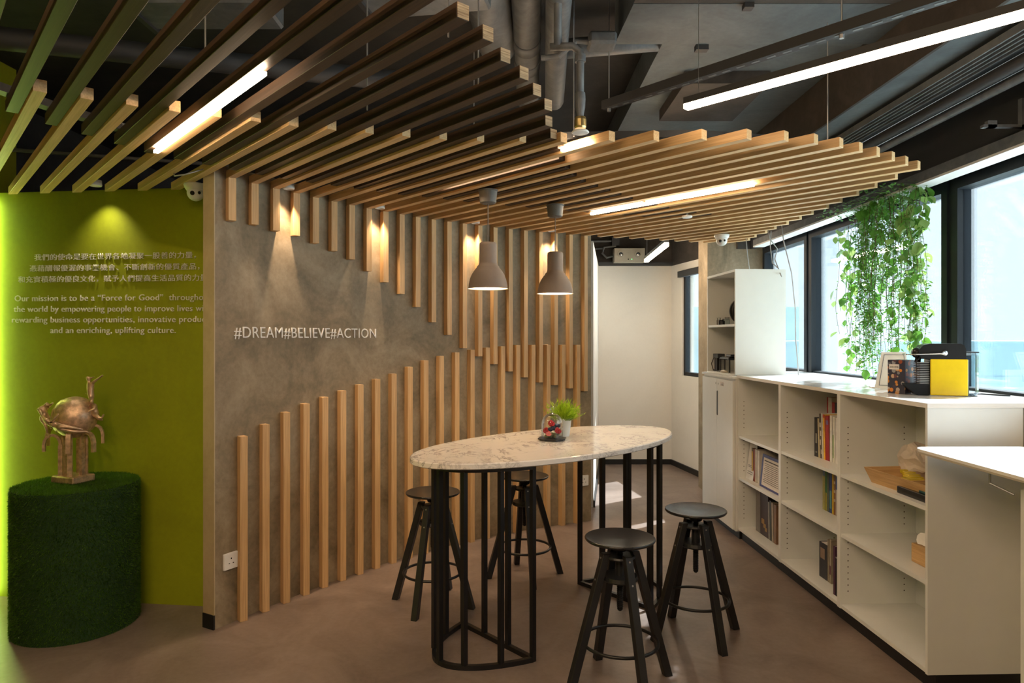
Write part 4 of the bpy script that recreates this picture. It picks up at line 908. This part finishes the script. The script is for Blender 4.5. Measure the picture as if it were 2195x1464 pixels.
bm = BM(); [box(bm, -0.001, -0.0005, 0.21, 0.275-0.012*i, 1.131+i*0.009, 1.134+i*0.009) for i in range(3)]; part('sticker_print', bm, 'dark_paint', t)
UY0 = 3*UL+0.045; UD = 0.385; UW = 0.66; UZ0 = 1.2135; UZ1 = 2.02
t = thing('upper_shelf_unit', 'white open shelf unit standing on the tall cupboard', 'shelf unit', BL(-0.0, UY0), BA)
part('side_panel', bxm(0, UD, 0, 0.018, UZ0+0.011, UZ1), 'white_laminate', t); part('side_panel', bxm(0, UD, UW-0.018, UW, UZ0, UZ1), 'white_laminate', t)
part('top_panel', bxm(0, UD, 0.018, UW-0.018, UZ1-0.018, UZ1), 'white_laminate', t); part('bottom_panel', bxm(0, UD, 0.018, UW-0.018, UZ0, UZ0+0.012), 'white_laminate', t); part('back_panel', bxm(UD-0.006, UD, 0.018, UW-0.018, UZ0+0.012, UZ1-0.018), 'white_laminate', t)
part('shelf', bxm(0.004, UD-0.007, 0.018, UW-0.018, 1.590, 1.608), 'white_laminate', t)
t = thing('ring_ornament', 'dark ring shaped ornament on the upper shelf', 'ornament', BL(0.215, UY0+0.40, 1.6085), BA)
bm = BM(); torus(bm, (0, 0, 0), 0.085, 0.028, 40, 12); part('ring', bm, 'black_screw', t, loc=(0, 0, 0.113), rot=(R(90), 0, R(-12)), smooth=True)
for (x, y, r, h, m, lab) in ((0.08, 0.60, 0.020, 0.055, 'chrome', 'small silver jar on the upper shelf'), (0.08, 0.535, 0.026, 0.045, 'machine_black', 'small black box shaped jar beside the ring'), (0.15, 0.60, 0.022, 0.06, 'clear_plastic', 'small clear jar at the back of the upper shelf')):
    t = thing('jar', lab, 'jar', BL(x, UY0+y, 1.6085), BA); bm = BM(); lathe(bm, [(0, 0), (r, 0), (r*1.05, 0.004), (r*1.05, h*0.78), (r*0.8, h*0.84), (r*0.8, h), (0, h)], 18); part('jar_body', bm, m, t, smooth=False)
    bm = BM(); lathe(bm, [(0, h), (r*0.88, h), (r*0.88, h+0.008), (0, h+0.008)], 16); part('lid', bm, 'alu', t)
t = thing('router', 'black router on a wire stand with loose cables on top of the cupboard', 'router', BL(0.10, UY0+0.41, 1.2260), BA)
bm = BM(); box(bm, -0.05, 0.12, -0.13, 0.10, 0.10, 0.125, bev=0.006); box(bm, -0.045, 0.1, -0.16, -0.05, 0.127, 0.145, bev=0.004); part('router_body', bm, 'machine_black', t)
bm = BM(); [tube(bm, [(x, y, 0.0), (x, y, 0.10)], 0.006, 8) for x in (-0.04, 0.11) for y in (-0.12, -0.01, 0.09)]; part('stand_leg', bm, 'black_metal', t)
part('adapter', bxm(-0.06, 0.0, 0.10, 0.22, 0.11, 0.145, 0.003), 'dark_paint', t); bm = BM(); box(bm, -0.055, -0.035, 0.13, 0.2, 0.0, 0.11, bev=0.002); part('adapter_foot', bm, 'black_metal', t)
bm = BM(); tube(bm, [(-0.05, 0.24, 0.004), (-0.06, 0.20, 0.01), (-0.055, 0.12, 0.004), (-0.05, 0.02, 0.008), (-0.06, -0.1, 0.004)], 0.005, 6); tube(bm, [(-0.06, 0.2, 0.11), (-0.07, 0.23, 0.06), (-0.06, 0.21, 0.0051), (-0.04, 0.15, 0.005)], 0.003, 6); part('cable', bm, 'lens_black', t)
t = thing('computer_mouse', 'beige rounded mouse shaped gadget lying under the router', 'gadget', BL(0.035, UY0+0.34, 1.2258), BA); bm = BM(); sphere(bm, (0, 0, 0.004), 0.04, 20, 10, (0.7, 1.2, 0.45)); bmesh.ops.bisect_plane(bm, geom=bm.verts[:]+bm.edges[:]+bm.faces[:], plane_co=(0, 0, 0), plane_no=(0, 0, 1), clear_inner=True); part('shell', bm, 'plastic_beige', t, smooth=True)

# ------------------------------------------------------------------ things on the worktop
ZT = 1.224
t = thing('coffee_machine', 'small capsule coffee machine with a yellow side panel', 'coffee machine', (2.005, 3.27, ZT), R(-18)); t.scale = (0.93, 1, 1)
# front of the machine faces -X; side panel faces the viewer
bm = BM(); box(bm, 0.0, 0.175, 0.008, 0.108, 0.004, 0.176, bev=0.004); box(bm, -0.045, 0.0, 0.02, 0.095, 0.05, 0.16, bev=0.003); part('body', bm, 'machine_black', t)
part('side_panel', bxm(0.0, 0.168, -0.002, 0.008, 0.003, 0.176, 0.003), 'yellow_plastic', t, label='glossy yellow side panel'); part('side_panel', bxm(0.0, 0.168, 0.108, 0.118, 0.003, 0.176, 0.003), 'yellow_plastic', t)
bm = BM(); pr = [(-0.035, 0.176), (-0.052, 0.195), (-0.05, 0.222), (-0.03, 0.243), (0.0, 0.250), (0.135, 0.250), (0.152, 0.243), (0.160, 0.222), (0.162, 0.176)]
a_ = [bm.verts.new((x, 0.004, z)) for x, z in pr]; b_ = [bm.verts.new((x, 0.112, z)) for x, z in pr]; bm.faces.new(a_); bm.faces.new(b_[::-1]); [bm.faces.new((a_[i], b_[i], b_[(i+1) % 9], a_[(i+1) % 9])) for i in range(9)]; part('top_housing', bm, 'machine_black', t)
bm = BM(); sphere(bm, (-0.048, 0.058, 0.205), 0.026, 18, 12, (1, 1.4, 1)); tube(bm, [(-0.04, 0.058, 0.20), (-0.045, 0.058, 0.155)], 0.014, 14); part('spout', bm, 'lens_black', t, smooth=True)
bm = BM()
for i in range(13): box(bm, -0.0555, -0.046, 0.022, 0.093, 0.055+i*0.0085, 0.0585+i*0.0085)
for i in range(13): box(bm, -0.046, -0.001, 0.0155, 0.0205, 0.055+i*0.0085, 0.0585+i*0.0085)
part('cooling_rib', bm, 'alu', t, kind='stuff')
bm = BM(); pr = [(0.0, 0.056), (-0.115, 0.056), (-0.112, 0.046), (-0.06, 0.003), (0.0, 0.001)]
a_ = [bm.verts.new((x, 0.012, z)) for x, z in pr]; b_ = [bm.verts.new((x, 0.104, z)) for x, z in pr]; bm.faces.new(a_); bm.faces.new(b_[::-1]); [bm.faces.new((a_[i], b_[i], b_[(i+1) % 5], a_[(i+1) % 5])) for i in range(5)]; part('drip_tray', bm, 'dark_frame', t)
bm = BM(); tube(bm, [(0.062, -0.006, 0.205), (0.045, -0.007, 0.203), (-0.05, -0.007, 0.199), (-0.10, -0.004, 0.197)], [0.010, 0.004, 0.003, 0.0025], 10); tube(bm, [(0.064, -0.008, 0.205), (0.064, 0.004, 0.205)], 0.0115, 14); tube(bm, [(-0.10, -0.004, 0.197), (-0.10, 0.118, 0.197)], 0.003, 8); part('lever', bm, 'chrome', t, smooth=True)
bm = BM(); box(bm, 0.172, 0.224, 0.020, 0.096, 0.004, 0.205, bev=0.012); part('water_tank', bm, 'clear_plastic', t, label='clear water tank'); part('tank_lid', bxm(0.165, 0.222, 0.016, 0.10, 0.206, 0.212, 0.002), 'machine_black', t)
part('tank_base', bxm(0.17, 0.215, 0.02, 0.096, 0.0, 0.0035), 'machine_black', t)
t = thing('power_cable', 'black cable on the worktop right of the coffee machine', 'cable', (2.23, 3.3, ZT))
bm = BM(); tube(bm, [(-0.0, 0.03, 0.004), (0.05, 0.02, 0.005), (0.09, -0.02, 0.004), (0.12, -0.08, 0.0045)], 0.0035, 8); part('cable_body', bm, 'machine_black', t)
t = thing('donation_box', 'dark square box printed with orange and white confetti beside the coffee machine', 'box', (1.938, 3.365, ZT), R(-62))
part('box_body', bxm(-0.090, 0.0, 0.0, 0.10, 0, 0.168, 0.001), 'confetti_print', t)
lb = part('label_plate', bxm(-0.082, -0.030, -0.0012, 0.0, 0.120, 0.146), 'paper', t)
gm = text_mesh('咖啡收費箱', 0.0); x0, x1 = xr(gm); sc_ = 0.044/(x1-x0)
gm.materials.append(MATS['lens_black']); o = bpy.data.objects.new('label_text', gm); COL.objects.link(o); o.parent = lb; o.location = (-0.078, -0.0016, 0.1275); o.rotation_euler = (PI/2, 0, 0); o.scale = (sc_, sc_*1.3, 1)
t = thing('tent_card', 'white leaning notice board behind the confetti box', 'sign', (2.06, 3.70, ZT), R(-16))
M_ = Matrix.Rotation(R(-20), 4, 'X'); 
bm = BM(); 
vs = [bm.verts.new(p) for p in ((-0.085, 0, 0.002), (0.09, 0, 0.002), (0.085, 0.07, 0.200), (-0.035, 0.07, 0.200), (-0.085, 0.005, 0.002), (0.09, 0.005, 0.002), (0.085, 0.075, 0.200), (-0.035, 0.075, 0.200))]
for f in ((0, 1, 2, 3), (7, 6, 5, 4), (0, 4, 5, 1), (1, 5, 6, 2), (2, 6, 7, 3), (3, 7, 4, 0)): bm.faces.new([vs[i] for i in f])
part('board', bm, 'paper', t); bm = BM(); bo = [(-0.062, 0.006, 0.02), (0.075, 0.006, 0.02), (0.073, 0.064, 0.185), (-0.024, 0.064, 0.185)]
for a, b in zip(bo, bo[1:]+bo[:1]): tube(bm, [(a[0], a[1]-0.002, a[2]), (b[0], b[1]-0.002, b[2])], 0.0012, 5)
part('printed_border', bm, 'berry_blue', t)
bm = BM(); box(bm, -0.085, 0.09, 0.071, 0.135, 0.0, 0.004); box(bm, -0.03, 0.08, 0.125, 0.135, 0.0, 0.10); part('rest', bm, 'paper', t)

# ------------------------------------------------------------------ white corner desk (right foreground)
t = thing('white_desk', 'white high desk with a rounded corner at the right edge', 'desk', (1.63, 2.80, 0))
bm = BM(); pts = [(0.56, 0.0), (0.56, -1.6), (0.0, -1.6), (0.0, -0.075)]+[(0.075-0.075*math.cos(a), -0.075+0.075*math.sin(a)) for a in [PI/2*i/10 for i in range(1, 11)]]
prism(bm, pts, 1.040, 1.056); part('desktop', bm, 'worktop_white', t)
bm = BM(); pts2 = [(x+(-0.0006 if x < 0.1 else 0), y+(0.0006 if y > -0.076 else 0)) for x, y in pts]; prism(bm, pts2, 1.0385, 1.0455); part('edge_band', bm, 'plastic_beige', t, label='beige edge of the desktop')
part('side_panel', bxm(0.095, 0.113, -1.5, -0.485, 0.0, 1.038), 'white_laminate', t); part('front_panel', bxm(0.113, 0.55, -0.503, -0.485, 0.0, 1.038), 'white_laminate', t)
bm = BM(); tube(bm, [(0.05, -0.40, 0.99), (0.085, -0.47, 0.965)], 0.004, 8); tube(bm, [(0.05, -0.40, 0.99), (0.05, -0.40, 1.038)], 0.004, 8); part('support_bracket', bm, 'alu', t)

# hanging cables by the tall shelf
t = thing('hanging_cable', 'white cable hanging from the slats onto the side of the tall shelf', 'cable', (2.09, 4.95, 2.34)); bm = BM()
tube(bm, [(-0.035, 0.25, 0.02), (-0.025, 0.24, -0.10), (0.02, 0.20, -0.35), (0.035, 0.17, -0.62), (0.03, 0.15, -0.85), (0.035, 0.13, -1.0), (0.03, 0.10, -1.112)], 0.0045, 8); part('cable_body', bm, 'cable_white', t, smooth=True)
t = thing('hanging_cable', 'short thin cable hanging straight down onto the top of the tall shelf', 'cable', (1.97, 5.75, 2.34)); bm = BM(); tube(bm, [(0, 0, 0.03), (0.01, 0, -0.1), (0.022, 0, -0.2), (0.03, -0.02, -0.318)], 0.004, 8); part('cable_body', bm, 'cable_white', t, smooth=True)
t = thing('hanging_cable', 'crossed pair of cables hanging beside the concrete column', 'cable', (2.01, 5.35, 2.34)); bm = BM(); tube(bm, [(0.0, 0, 0.0), (0.01, 0, -0.06), (0.07, 0, -0.14), (0.05, 0, -0.22), (0.0, -0.26, -0.38)], 0.004, 8); tube(bm, [(0.02, 0, 0.0), (0.015, 0, -0.12), (0.03, 0, -0.25), (0.045, -0.12, -0.318)], 0.0035, 8); part('cable_body', bm, 'cable_white', t, smooth=True)

# ------------------------------------------------------------------ turf plinth and bronze sculpture
PL = Vector((-2.290, 3.595, 0)); PR = 0.288; PH = 0.735
t = thing('turf_plinth', 'round display plinth wrapped in dark green artificial turf', 'plinth', PL)
bm = BM(); lathe(bm, [(0, 0), (PR, 0), (PR, PH), (0.06, PH), (0.06, PH-0.02), (0, PH-0.02)], 64); part('plinth_body', bm, 'turf_base', t)
rng = np.random.default_rng(4)
def blades(n, side):
    a = rng.random(n)*2*PI; L = rng.uniform(0.007, 0.014, n); w = rng.uniform(0.0011, 0.002, n)
    if side:
        z = rng.random(n)*PH; p = np.stack([PR*np.cos(a), PR*np.sin(a), z], 1); nrm = np.stack([np.cos(a), np.sin(a), np.zeros(n)], 1)
        nrm = nrm*0.75+np.stack([rng.normal(0, .35, n), rng.normal(0, .35, n), rng.normal(-0.35, .35, n)], 1)
    else:
        r = PR*np.sqrt(rng.uniform(0.02, 1.0, n)); p = np.stack([r*np.cos(a), r*np.sin(a), np.full(n, PH)], 1); nrm = np.stack([rng.normal(0, .45, n), rng.normal(0, .45, n), np.ones(n)], 1)
        L = L*1.2
    nrm /= np.linalg.norm(nrm, axis=1)[:, None]; tg = np.cross(nrm, rng.normal(0, 1, (n, 3))); tg /= np.linalg.norm(tg, axis=1)[:, None]
    v = np.stack([p-tg*w[:, None], p+tg*w[:, None], p+nrm*L[:, None]], 1).reshape(-1, 3); return v
V = np.concatenate([blades(46000, True), blades(16000, False)]); nf = len(V)//3
me = bpy.data.meshes.new('turf'); me.vertices.add(len(V)); me.vertices.foreach_set('co', V.ravel()); me.loops.add(len(V)); me.loops.foreach_set('vertex_index', np.arange(len(V), dtype=np.int32)); me.polygons.add(nf); me.polygons.foreach_set('loop_start', np.arange(nf, dtype=np.int32)*3); me.update(calc_edges=True)
part('turf', me, 'turf_blade', t, kind='stuff')

def skin(verts, edges, radii, lev=2):
    me = bpy.data.meshes.new('sk'); me.from_pydata(verts, edges, []); o = bpy.data.objects.new('sk', me); COL.objects.link(o)
    o.modifiers.new('s', 'SKIN'); sm = o.modifiers.new('b', 'SUBSURF'); sm.levels = lev
    for i, r in enumerate(radii):
        q = me.skin_vertices[0].data[i]; q.radius = (r, r) if not isinstance(r, tuple) else r
        q.use_root = (i == 0)
    dg = bpy.context.evaluated_depsgraph_get(); dg.update()
    out = bpy.data.meshes.new_from_object(o.evaluated_get(dg)); bpy.data.objects.remove(o); out.shade_smooth(); return out
def human(J, s=1.0):
    """J: named joints. returns a skinned body mesh (limb radii scale with s)"""
    names = ['hip', 'chest', 'neck', 'head', 'headtop', 'shL', 'elL', 'haL', 'shR', 'elR', 'haR', 'hpL', 'knL', 'anL', 'toL', 'hpR', 'knR', 'anR', 'toR']
    rad = dict(hip=.013, chest=.0155, neck=.006, head=.0105, headtop=.0098, shL=.0075, shR=.0075, elL=.005, elR=.005, haL=.0035, haR=.0035, hpL=.0105, hpR=.0105, knL=.0075, knR=.0075, anL=.0045, anR=.0045, toL=.0035, toR=.0035)
    E_ = [('hip', 'chest'), ('chest', 'neck'), ('neck', 'head'), ('head', 'headtop'), ('chest', 'shL'), ('shL', 'elL'), ('elL', 'haL'), ('chest', 'shR'), ('shR', 'elR'), ('elR', 'haR'), ('hip', 'hpL'), ('hpL', 'knL'), ('knL', 'anL'), ('anL', 'toL'), ('hip', 'hpR'), ('hpR', 'knR'), ('knR', 'anR'), ('anR', 'toR')]
    return skin([J[n] for n in names], [(names.index(a), names.index(b)) for a, b in E_], [rad[n]*s*1.22 for n in names])
# pixel helper for the sculpture: metres per pixel at its depth, origin at the base centre (160, 1033)
MP = 0.00248
def S(px, py, y=0.0): return Vector(((px-160)*MP, y, (1033-py)*MP))
sz0 = PH-0.0
t = thing('bronze_sculpture', 'bronze sculpture of figures climbing a globe on arched pillars', 'sculpture', (-2.333, 3.63, PH), 0)
bm = BM(); box(bm, -0.082, 0.082, -0.065, 0.065, 0.002, 0.040, bev=0.006); bmesh.ops.transform(bm, matrix=Matrix.Rotation(R(-20), 4, 'Z'), verts=bm.verts); part('base', bm, 'bronze', t)
gc = Vector((0.008, 0, (1033-893)*MP)); GR = 0.108
bm = BM(); sphere(bm, gc, GR, 40, 26)
rs = random.Random(2); blobs = [(Vector((rs.gauss(0, 1), rs.gauss(0, 1), rs.gauss(0, 1))).normalized(), rs.uniform(0.25, 0.5)) for _ in range(12)]
for v in bm.verts:
    d = (v.co-gc).normalized()
    if any(d.dot(q) > math.cos(w+0.08*math.sin(9*d.x+7*d.z)) for q, w in blobs): v.co = gc+d*(GR*1.03)
part('globe', bm, 'bronze', t, smooth=True)
def arch(ang, r0, topz, reach, tipz, w=0.022, th=0.013):
    """flat pillar rising, arching outwards and down"""
    pts = [(r0, 0.035), (r0, topz*0.45), (r0, topz*0.78)]
    for i in range(9):
        a = PI-PI*i/8*0.98; pts.append((r0+reach/2+reach/2*math.cos(a), topz*0.80+(topz*0.20)*math.sin(a)))
    pts.append((r0+reach, tipz))
    bm = BM(); prev = None
    for i, (r_, z_) in enumerate(pts):
        a = pts[max(i-1, 0)]; b = pts[min(i+1, len(pts)-1)]; d = Vector((b[0]-a[0], b[1]-a[1])).normalized(); nx_, nz_ = -d.y, d.x
        h = th*0.5 if i > 2 else th*0.75
        cur = [bm.verts.new((r_+nx_*h*sx, w/2*sy, z_+nz_*h*sx)) for sx, sy in ((-1, -1), (1, -1), (1, 1), (-1, 1))]
        if prev: [bm.faces.new((prev[k], prev[(k+1) % 4], cur[(k+1) % 4], cur[k])) for k in range(4)]
        else: bm.faces.new(cur[::-1])
        prev = cur
    bm.faces.new(prev); bmesh.ops.transform(bm, matrix=Matrix.Rotation(R(ang), 4, 'Z'), verts=bm.verts); return bm
for ang, tz, rc, tip in ((200, 0.255, 0.085, 0.17), (172, 0.300, 0.105, 0.19), (-72, 0.275, 0.04, 0.165), (-15, 0.265, 0.085, 0.165), (20, 0.30, 0.09, 0.20), (95, 0.28, 0.06, 0.18)):
    part('arched_pillar', arch(ang, 0.058, tz, rc-0.01, tip), 'bronze', t)
def fig(lab, J, s=1.0, y=None): return part('figure', human(J, s), 'bronze', t, label=lab)
fig('figure climbing at the left of the globe', dict(hip=S(108, 890, -.03), chest=S(103, 877, -.03), neck=S(107, 869, -.032), head=S(113, 866, -.034), headtop=S(116, 863, -.036),
    shL=S(101, 874, -.055), elL=S(113, 886, -.075), haL=S(124, 893, -.088), shR=S(108, 872, -.005), elR=S(120, 866, -.03), haR=S(130, 861, -.05),
    hpL=S(105, 895, -.05), knL=S(121, 906, -.075), anL=S(121, 925, -.06), toL=S(128, 931, -.065), hpR=S(110, 895, -.015), knR=S(127, 903, -.05), anR=S(131, 913, -.07), toR=S(138, 914, -.085)), 1.0)
fig('figure stretched out across the front of the globe', dict(hip=S(163, 908, -.118), chest=S(152, 902, -.122), neck=S(143, 897, -.125), head=S(137, 894, -.127), headtop=S(133, 892, -.128),
    shL=S(150, 899, -.135), elL=S(158, 890, -.145), haL=S(166, 880, -.14), shR=S(150, 906, -.128), elR=S(137, 900, -.125), haR=S(124, 893, -.105),
    hpL=S(167, 906, -.128), knL=S(184, 910, -.11), anL=S(197, 915, -.08), toL=S(200, 917, -.075), hpR=S(165, 912, -.115), knR=S(184, 919, -.10), anR=S(202, 921, -.06), toR=S(207, 924, -.055)), 0.95)
fig('standing figure on top with a raised arm', dict(hip=S(199, 850, -.005), chest=S(197, 828, -.005), neck=S(195, 817, -.006), head=S(194, 810, -.008), headtop=S(195, 806, -.008),
    shL=S(203, 820, -.01), elL=S(215, 813, -.02), haL=S(231, 803, -.03), shR=S(191, 822, .01), elR=S(189, 833, .02), haR=S(188, 842, .015),
    hpL=S(202, 853, -.014), knL=S(207, 860, -.03), anL=S(199, 868, -.02), toL=S(202, 870, -.035), hpR=S(197, 853, .008), knR=S(196, 862, .0), anR=S(192, 872, .0), toR=S(196, 873, -.01)), 1.0)
fig('crouching figure at the right with one leg out', dict(hip=S(210, 885, -.01), chest=S(207, 872, -.012), neck=S(204, 865, -.014), head=S(202, 860, -.016), headtop=S(202, 856, -.016),
    shL=S(213, 868, -.03), elL=S(216, 874, -.045), haL=S(206, 880, -.06), shR=S(202, 870, .015), elR=S(196, 874, .02), haR=S(190, 872, .02),
    hpL=S(212, 889, -.022), knL=S(222, 893, -.035), anL=S(228, 894, -.03), toL=S(233, 886, -.03), hpR=S(208, 889, .01), knR=S(214, 898, .0), anR=S(220, 899, .0), toR=S(225, 899, -.01)), 1.05)
bm = BM(); tube(bm, [S(193, 812, .01), S(200, 809, .0), S(207, 807, -.005)], [0.005, 0.004, 0.001], 6); tube(bm, [S(190, 835, .02), S(188, 845, .01), S(186, 843, 0.0)], [0.004, 0.002, 0.001], 6); part('streaming_hair', bm, 'bronze', t)

# ------------------------------------------------------------------ hanging vines
rv = random.Random(11)
def leaf_mesh(name, L, W):
    bm = BM(); prof = [(0, .02), (.12, .55), (.3, .95), (.5, 1.0), (.72, .68), (.9, .25), (1, 0)]
    mid = [bm.verts.new((x*L, 0, -0.12*L*x*x)) for x, w in prof]
    for sg in (-1, 1):
        ed = [bm.verts.new((x*L-(0.10*L if x < .2 else 0), sg*w*W/2, 0.10*W*w-0.12*L*x*x)) for x, w in prof[:-1]]+[mid[-1]]
        for i in range(len(prof)-1):
            f = [mid[i], mid[i+1], ed[i+1], ed[i]] if i < len(prof)-2 else [mid[i], mid[i+1], ed[i]]
            bm.faces.new(f if sg > 0 else f[::-1])
    me = bpy.data.meshes.new(name); bm.to_mesh(me); bm.free(); me.shade_smooth(); return me
LM = {('leaf_green', 0): leaf_mesh('leaf', 0.062, 0.050), ('leaf_pale', 0): leaf_mesh('leaf', 0.066, 0.054)}
for (m, _), me in LM.items(): me.materials.append(MATS[m])
def vine(label, y0, y1, z_top, z_bot, nstr, big, small, x0=2.20, x1=2.33, pale=0.3, big_edge=None, smallsize=(0.012, 0.026)):
    yc = (y0+y1)/2; t = thing('hanging_vine', label, 'hanging plant', (2.27, yc, z_top), 0, 'artificial vines hanging in front of the window')
    bm = BM(); fb = BM(); paths = []
    for i in range(nstr):
        x = rv.uniform(x0, x1); y = rv.uniform(y0, y1); zb = z_bot+rv.random()**2*(z_top-z_bot)*0.55; pts = []; n = 14; ph = rv.random()*6
        for j in range(n+1):
            q = j/n; pts.append(Vector((x-2.27+0.012*math.sin(ph+q*7), y-yc+0.018*math.sin(ph*2+q*9), (zb-z_top)*q)))
        tube(bm, pts, 0.0013, 4); paths.append(pts)
    part('stems', bm, 'stem_brown', t, kind='stuff')
    for i in range(small):
        pts = rv.choice(paths); q = rv.random(); k = min(int(q*14), 13); p = pts[k].lerp(pts[k+1], q*14-k)
        a = rv.random()*2*PI; dn = rv.uniform(-1.0, 0.3); dv = Vector((math.cos(a), math.sin(a), dn)).normalized(); L = rv.uniform(*smallsize); sd_ = dv.cross(Vector((rv.random()-.5, rv.random()-.5, 1))).normalized()*L*0.36
        st_ = p+dv*L*0.4; fb.faces.new([fb.verts.new(st_), fb.verts.new(st_+dv*L*0.5+sd_), fb.verts.new(st_+dv*L*1.1), fb.verts.new(st_+dv*L*0.5-sd_)])
    part('foliage', fb, 'leaf_green', t, kind='stuff', label='many small leaves')
    for i in range(big):
        pts = rv.choice(paths); q = rv.random(); 
        if big_edge == 'top': q = q*q
        k = min(int(q*14), 13); p = pts[k].lerp(pts[k+1], q*14-k); mm = 'leaf_pale' if rv.random() < pale else 'leaf_green'
        o = bpy.data.objects.new('leaf', LM[(mm, 0)]); COL.objects.link(o); o.parent = t; a = rv.random()*2*PI
        o.location = p+Vector((math.cos(a), math.sin(a), 0))*0.02; o.rotation_euler = (rv.uniform(-.5, .5), rv.uniform(0.5, 1.5), a); s_ = rv.uniform(0.55, 1.1); o.scale = (s_, s_, s_)
    return t
vine('leafy vine at the left of the hanging plants, with large pale leaves', 4.50, 4.66, 2.25, 1.27, 6, 75, 120, pale=0.55)
vine('dense small leaved vine left of the middle, reaching down to the worktop', 4.20, 4.50, 2.34, 1.26, 34, 100, 4200, big_edge='top', pale=0.15)
vine('thin stringy vine in the middle of the hanging plants', 3.98, 4.22, 2.36, 1.36, 24, 70, 2000, big_edge='top', pale=0.15)
vine('leafy vine at the right of the hanging plants, with pale heart shaped leaves', 3.70, 3.98, 2.38, 1.42, 16, 170, 1300, pale=0.5)
vine('short vine left of the concrete column by the small window', 6.95, 7.2, 2.20, 1.75, 3, 14, 20, x0=2.0, x1=2.06)
t = thing('plant_net', 'dark wire net under the slats holding the hanging plants', 'wire net', (2.16, 4.2, 2.32))
bm = BM()
for i in range(9): tube(bm, [(-0.10+i*0.03, -0.45, 0.05-0.02*math.sin(i)), (-0.10+i*0.03, 0.42, 0.03+0.02*math.cos(i*2))], 0.0007, 4)
for i in range(11): tube(bm, [(-0.11, -0.44+i*0.08, 0.04), (0.15, -0.43+i*0.08, 0.035)], 0.0007, 4)
part('wire_mesh', bm, 'black_metal', t, kind='stuff')
fb = BM()
for i in range(500):
    p = Vector((rv.uniform(-.11, .14), rv.uniform(-.44, .44), rv.uniform(-.03, .06))); a = rv.random()*6.28; L = rv.uniform(.012, .03); dv = Vector((math.cos(a), math.sin(a), rv.uniform(-.7, .4))).normalized(); sd_ = dv.cross(Vector((0, 0, 1))).normalized()*L*.36
    fb.faces.new([fb.verts.new(p), fb.verts.new(p+dv*L*.5+sd_), fb.verts.new(p+dv*L), fb.verts.new(p+dv*L*.5-sd_)])
part('foliage', fb, 'leaf_green', t, kind='stuff', label='small leaves woven into the net')

# ------------------------------------------------------------------ outside
def building(label, x, y, w, d, h, z0, m, floors, cols, wincol='far_window', rz=0.0, name='far_building'):
    t = thing(name, label, 'building', (x, y, z0), R(rz)); part('wall', bxm(0, w, 0, d, 0, h), m, t)
    part('roof_edge', bxm(-0.15, w+0.15, -0.15, d+0.15, h, h+0.25), m, t)
    for f in range(floors):
        for c in range(cols):
            a = w*(c+0.25)/cols; b = w*(c+0.75)/cols; zz = h*(f+0.25)/floors; z2 = h*(f+0.78)/floors
            q = part('window', bxm(a, b, -0.06, 0.0, zz, z2), wincol, t); part('mullion', bxm((a+b)/2-0.05, (a+b)/2+0.05, -0.1, -0.06, zz, z2), m, q)
    return t
mat('far_window', (0.20, 0.32, 0.38), 0.3); mat('far_white', (0.80, 0.84, 0.86), 0.8); mat('far_teal', (0.40, 0.56, 0.56), 0.8, scale=0.3); mat('far_blue', (0.36, 0.50, 0.56), 0.8); mat('far_ground', (0.45, 0.52, 0.52), 0.9, scale=0.2)
building('white apartment block seen through the right window behind the water tank', 25.5, 36, 4.5, 10, 7.0, -10.5, 'far_white', 3, 2)
building('pale teal block right of the white one outside the window', 30.6, 34, 9, 12, 8.2, -11, 'far_teal', 1, 1, 'far_teal')
building('long blue grey roof across the horizon outside the right window', 22, 60, 70, 12, 13.0, -12, 'far_blue', 1, 1, 'far_blue')
building('tall white slab tower seen through the left window', 21, 44, 1.7, 6, 23, -12, 'far_white', 1, 1, 'far_white', name='far_tower')
building('pale block behind the tower outside the left window', 14, 82, 26, 8, 17, -12, 'far_wall', 1, 1, 'far_wall')
part('ground', bxm(8, 160, -60, 200, -13, -12), 'far_ground', None, kind='structure', label='pale ground far below the windows').name = 'street_ground'
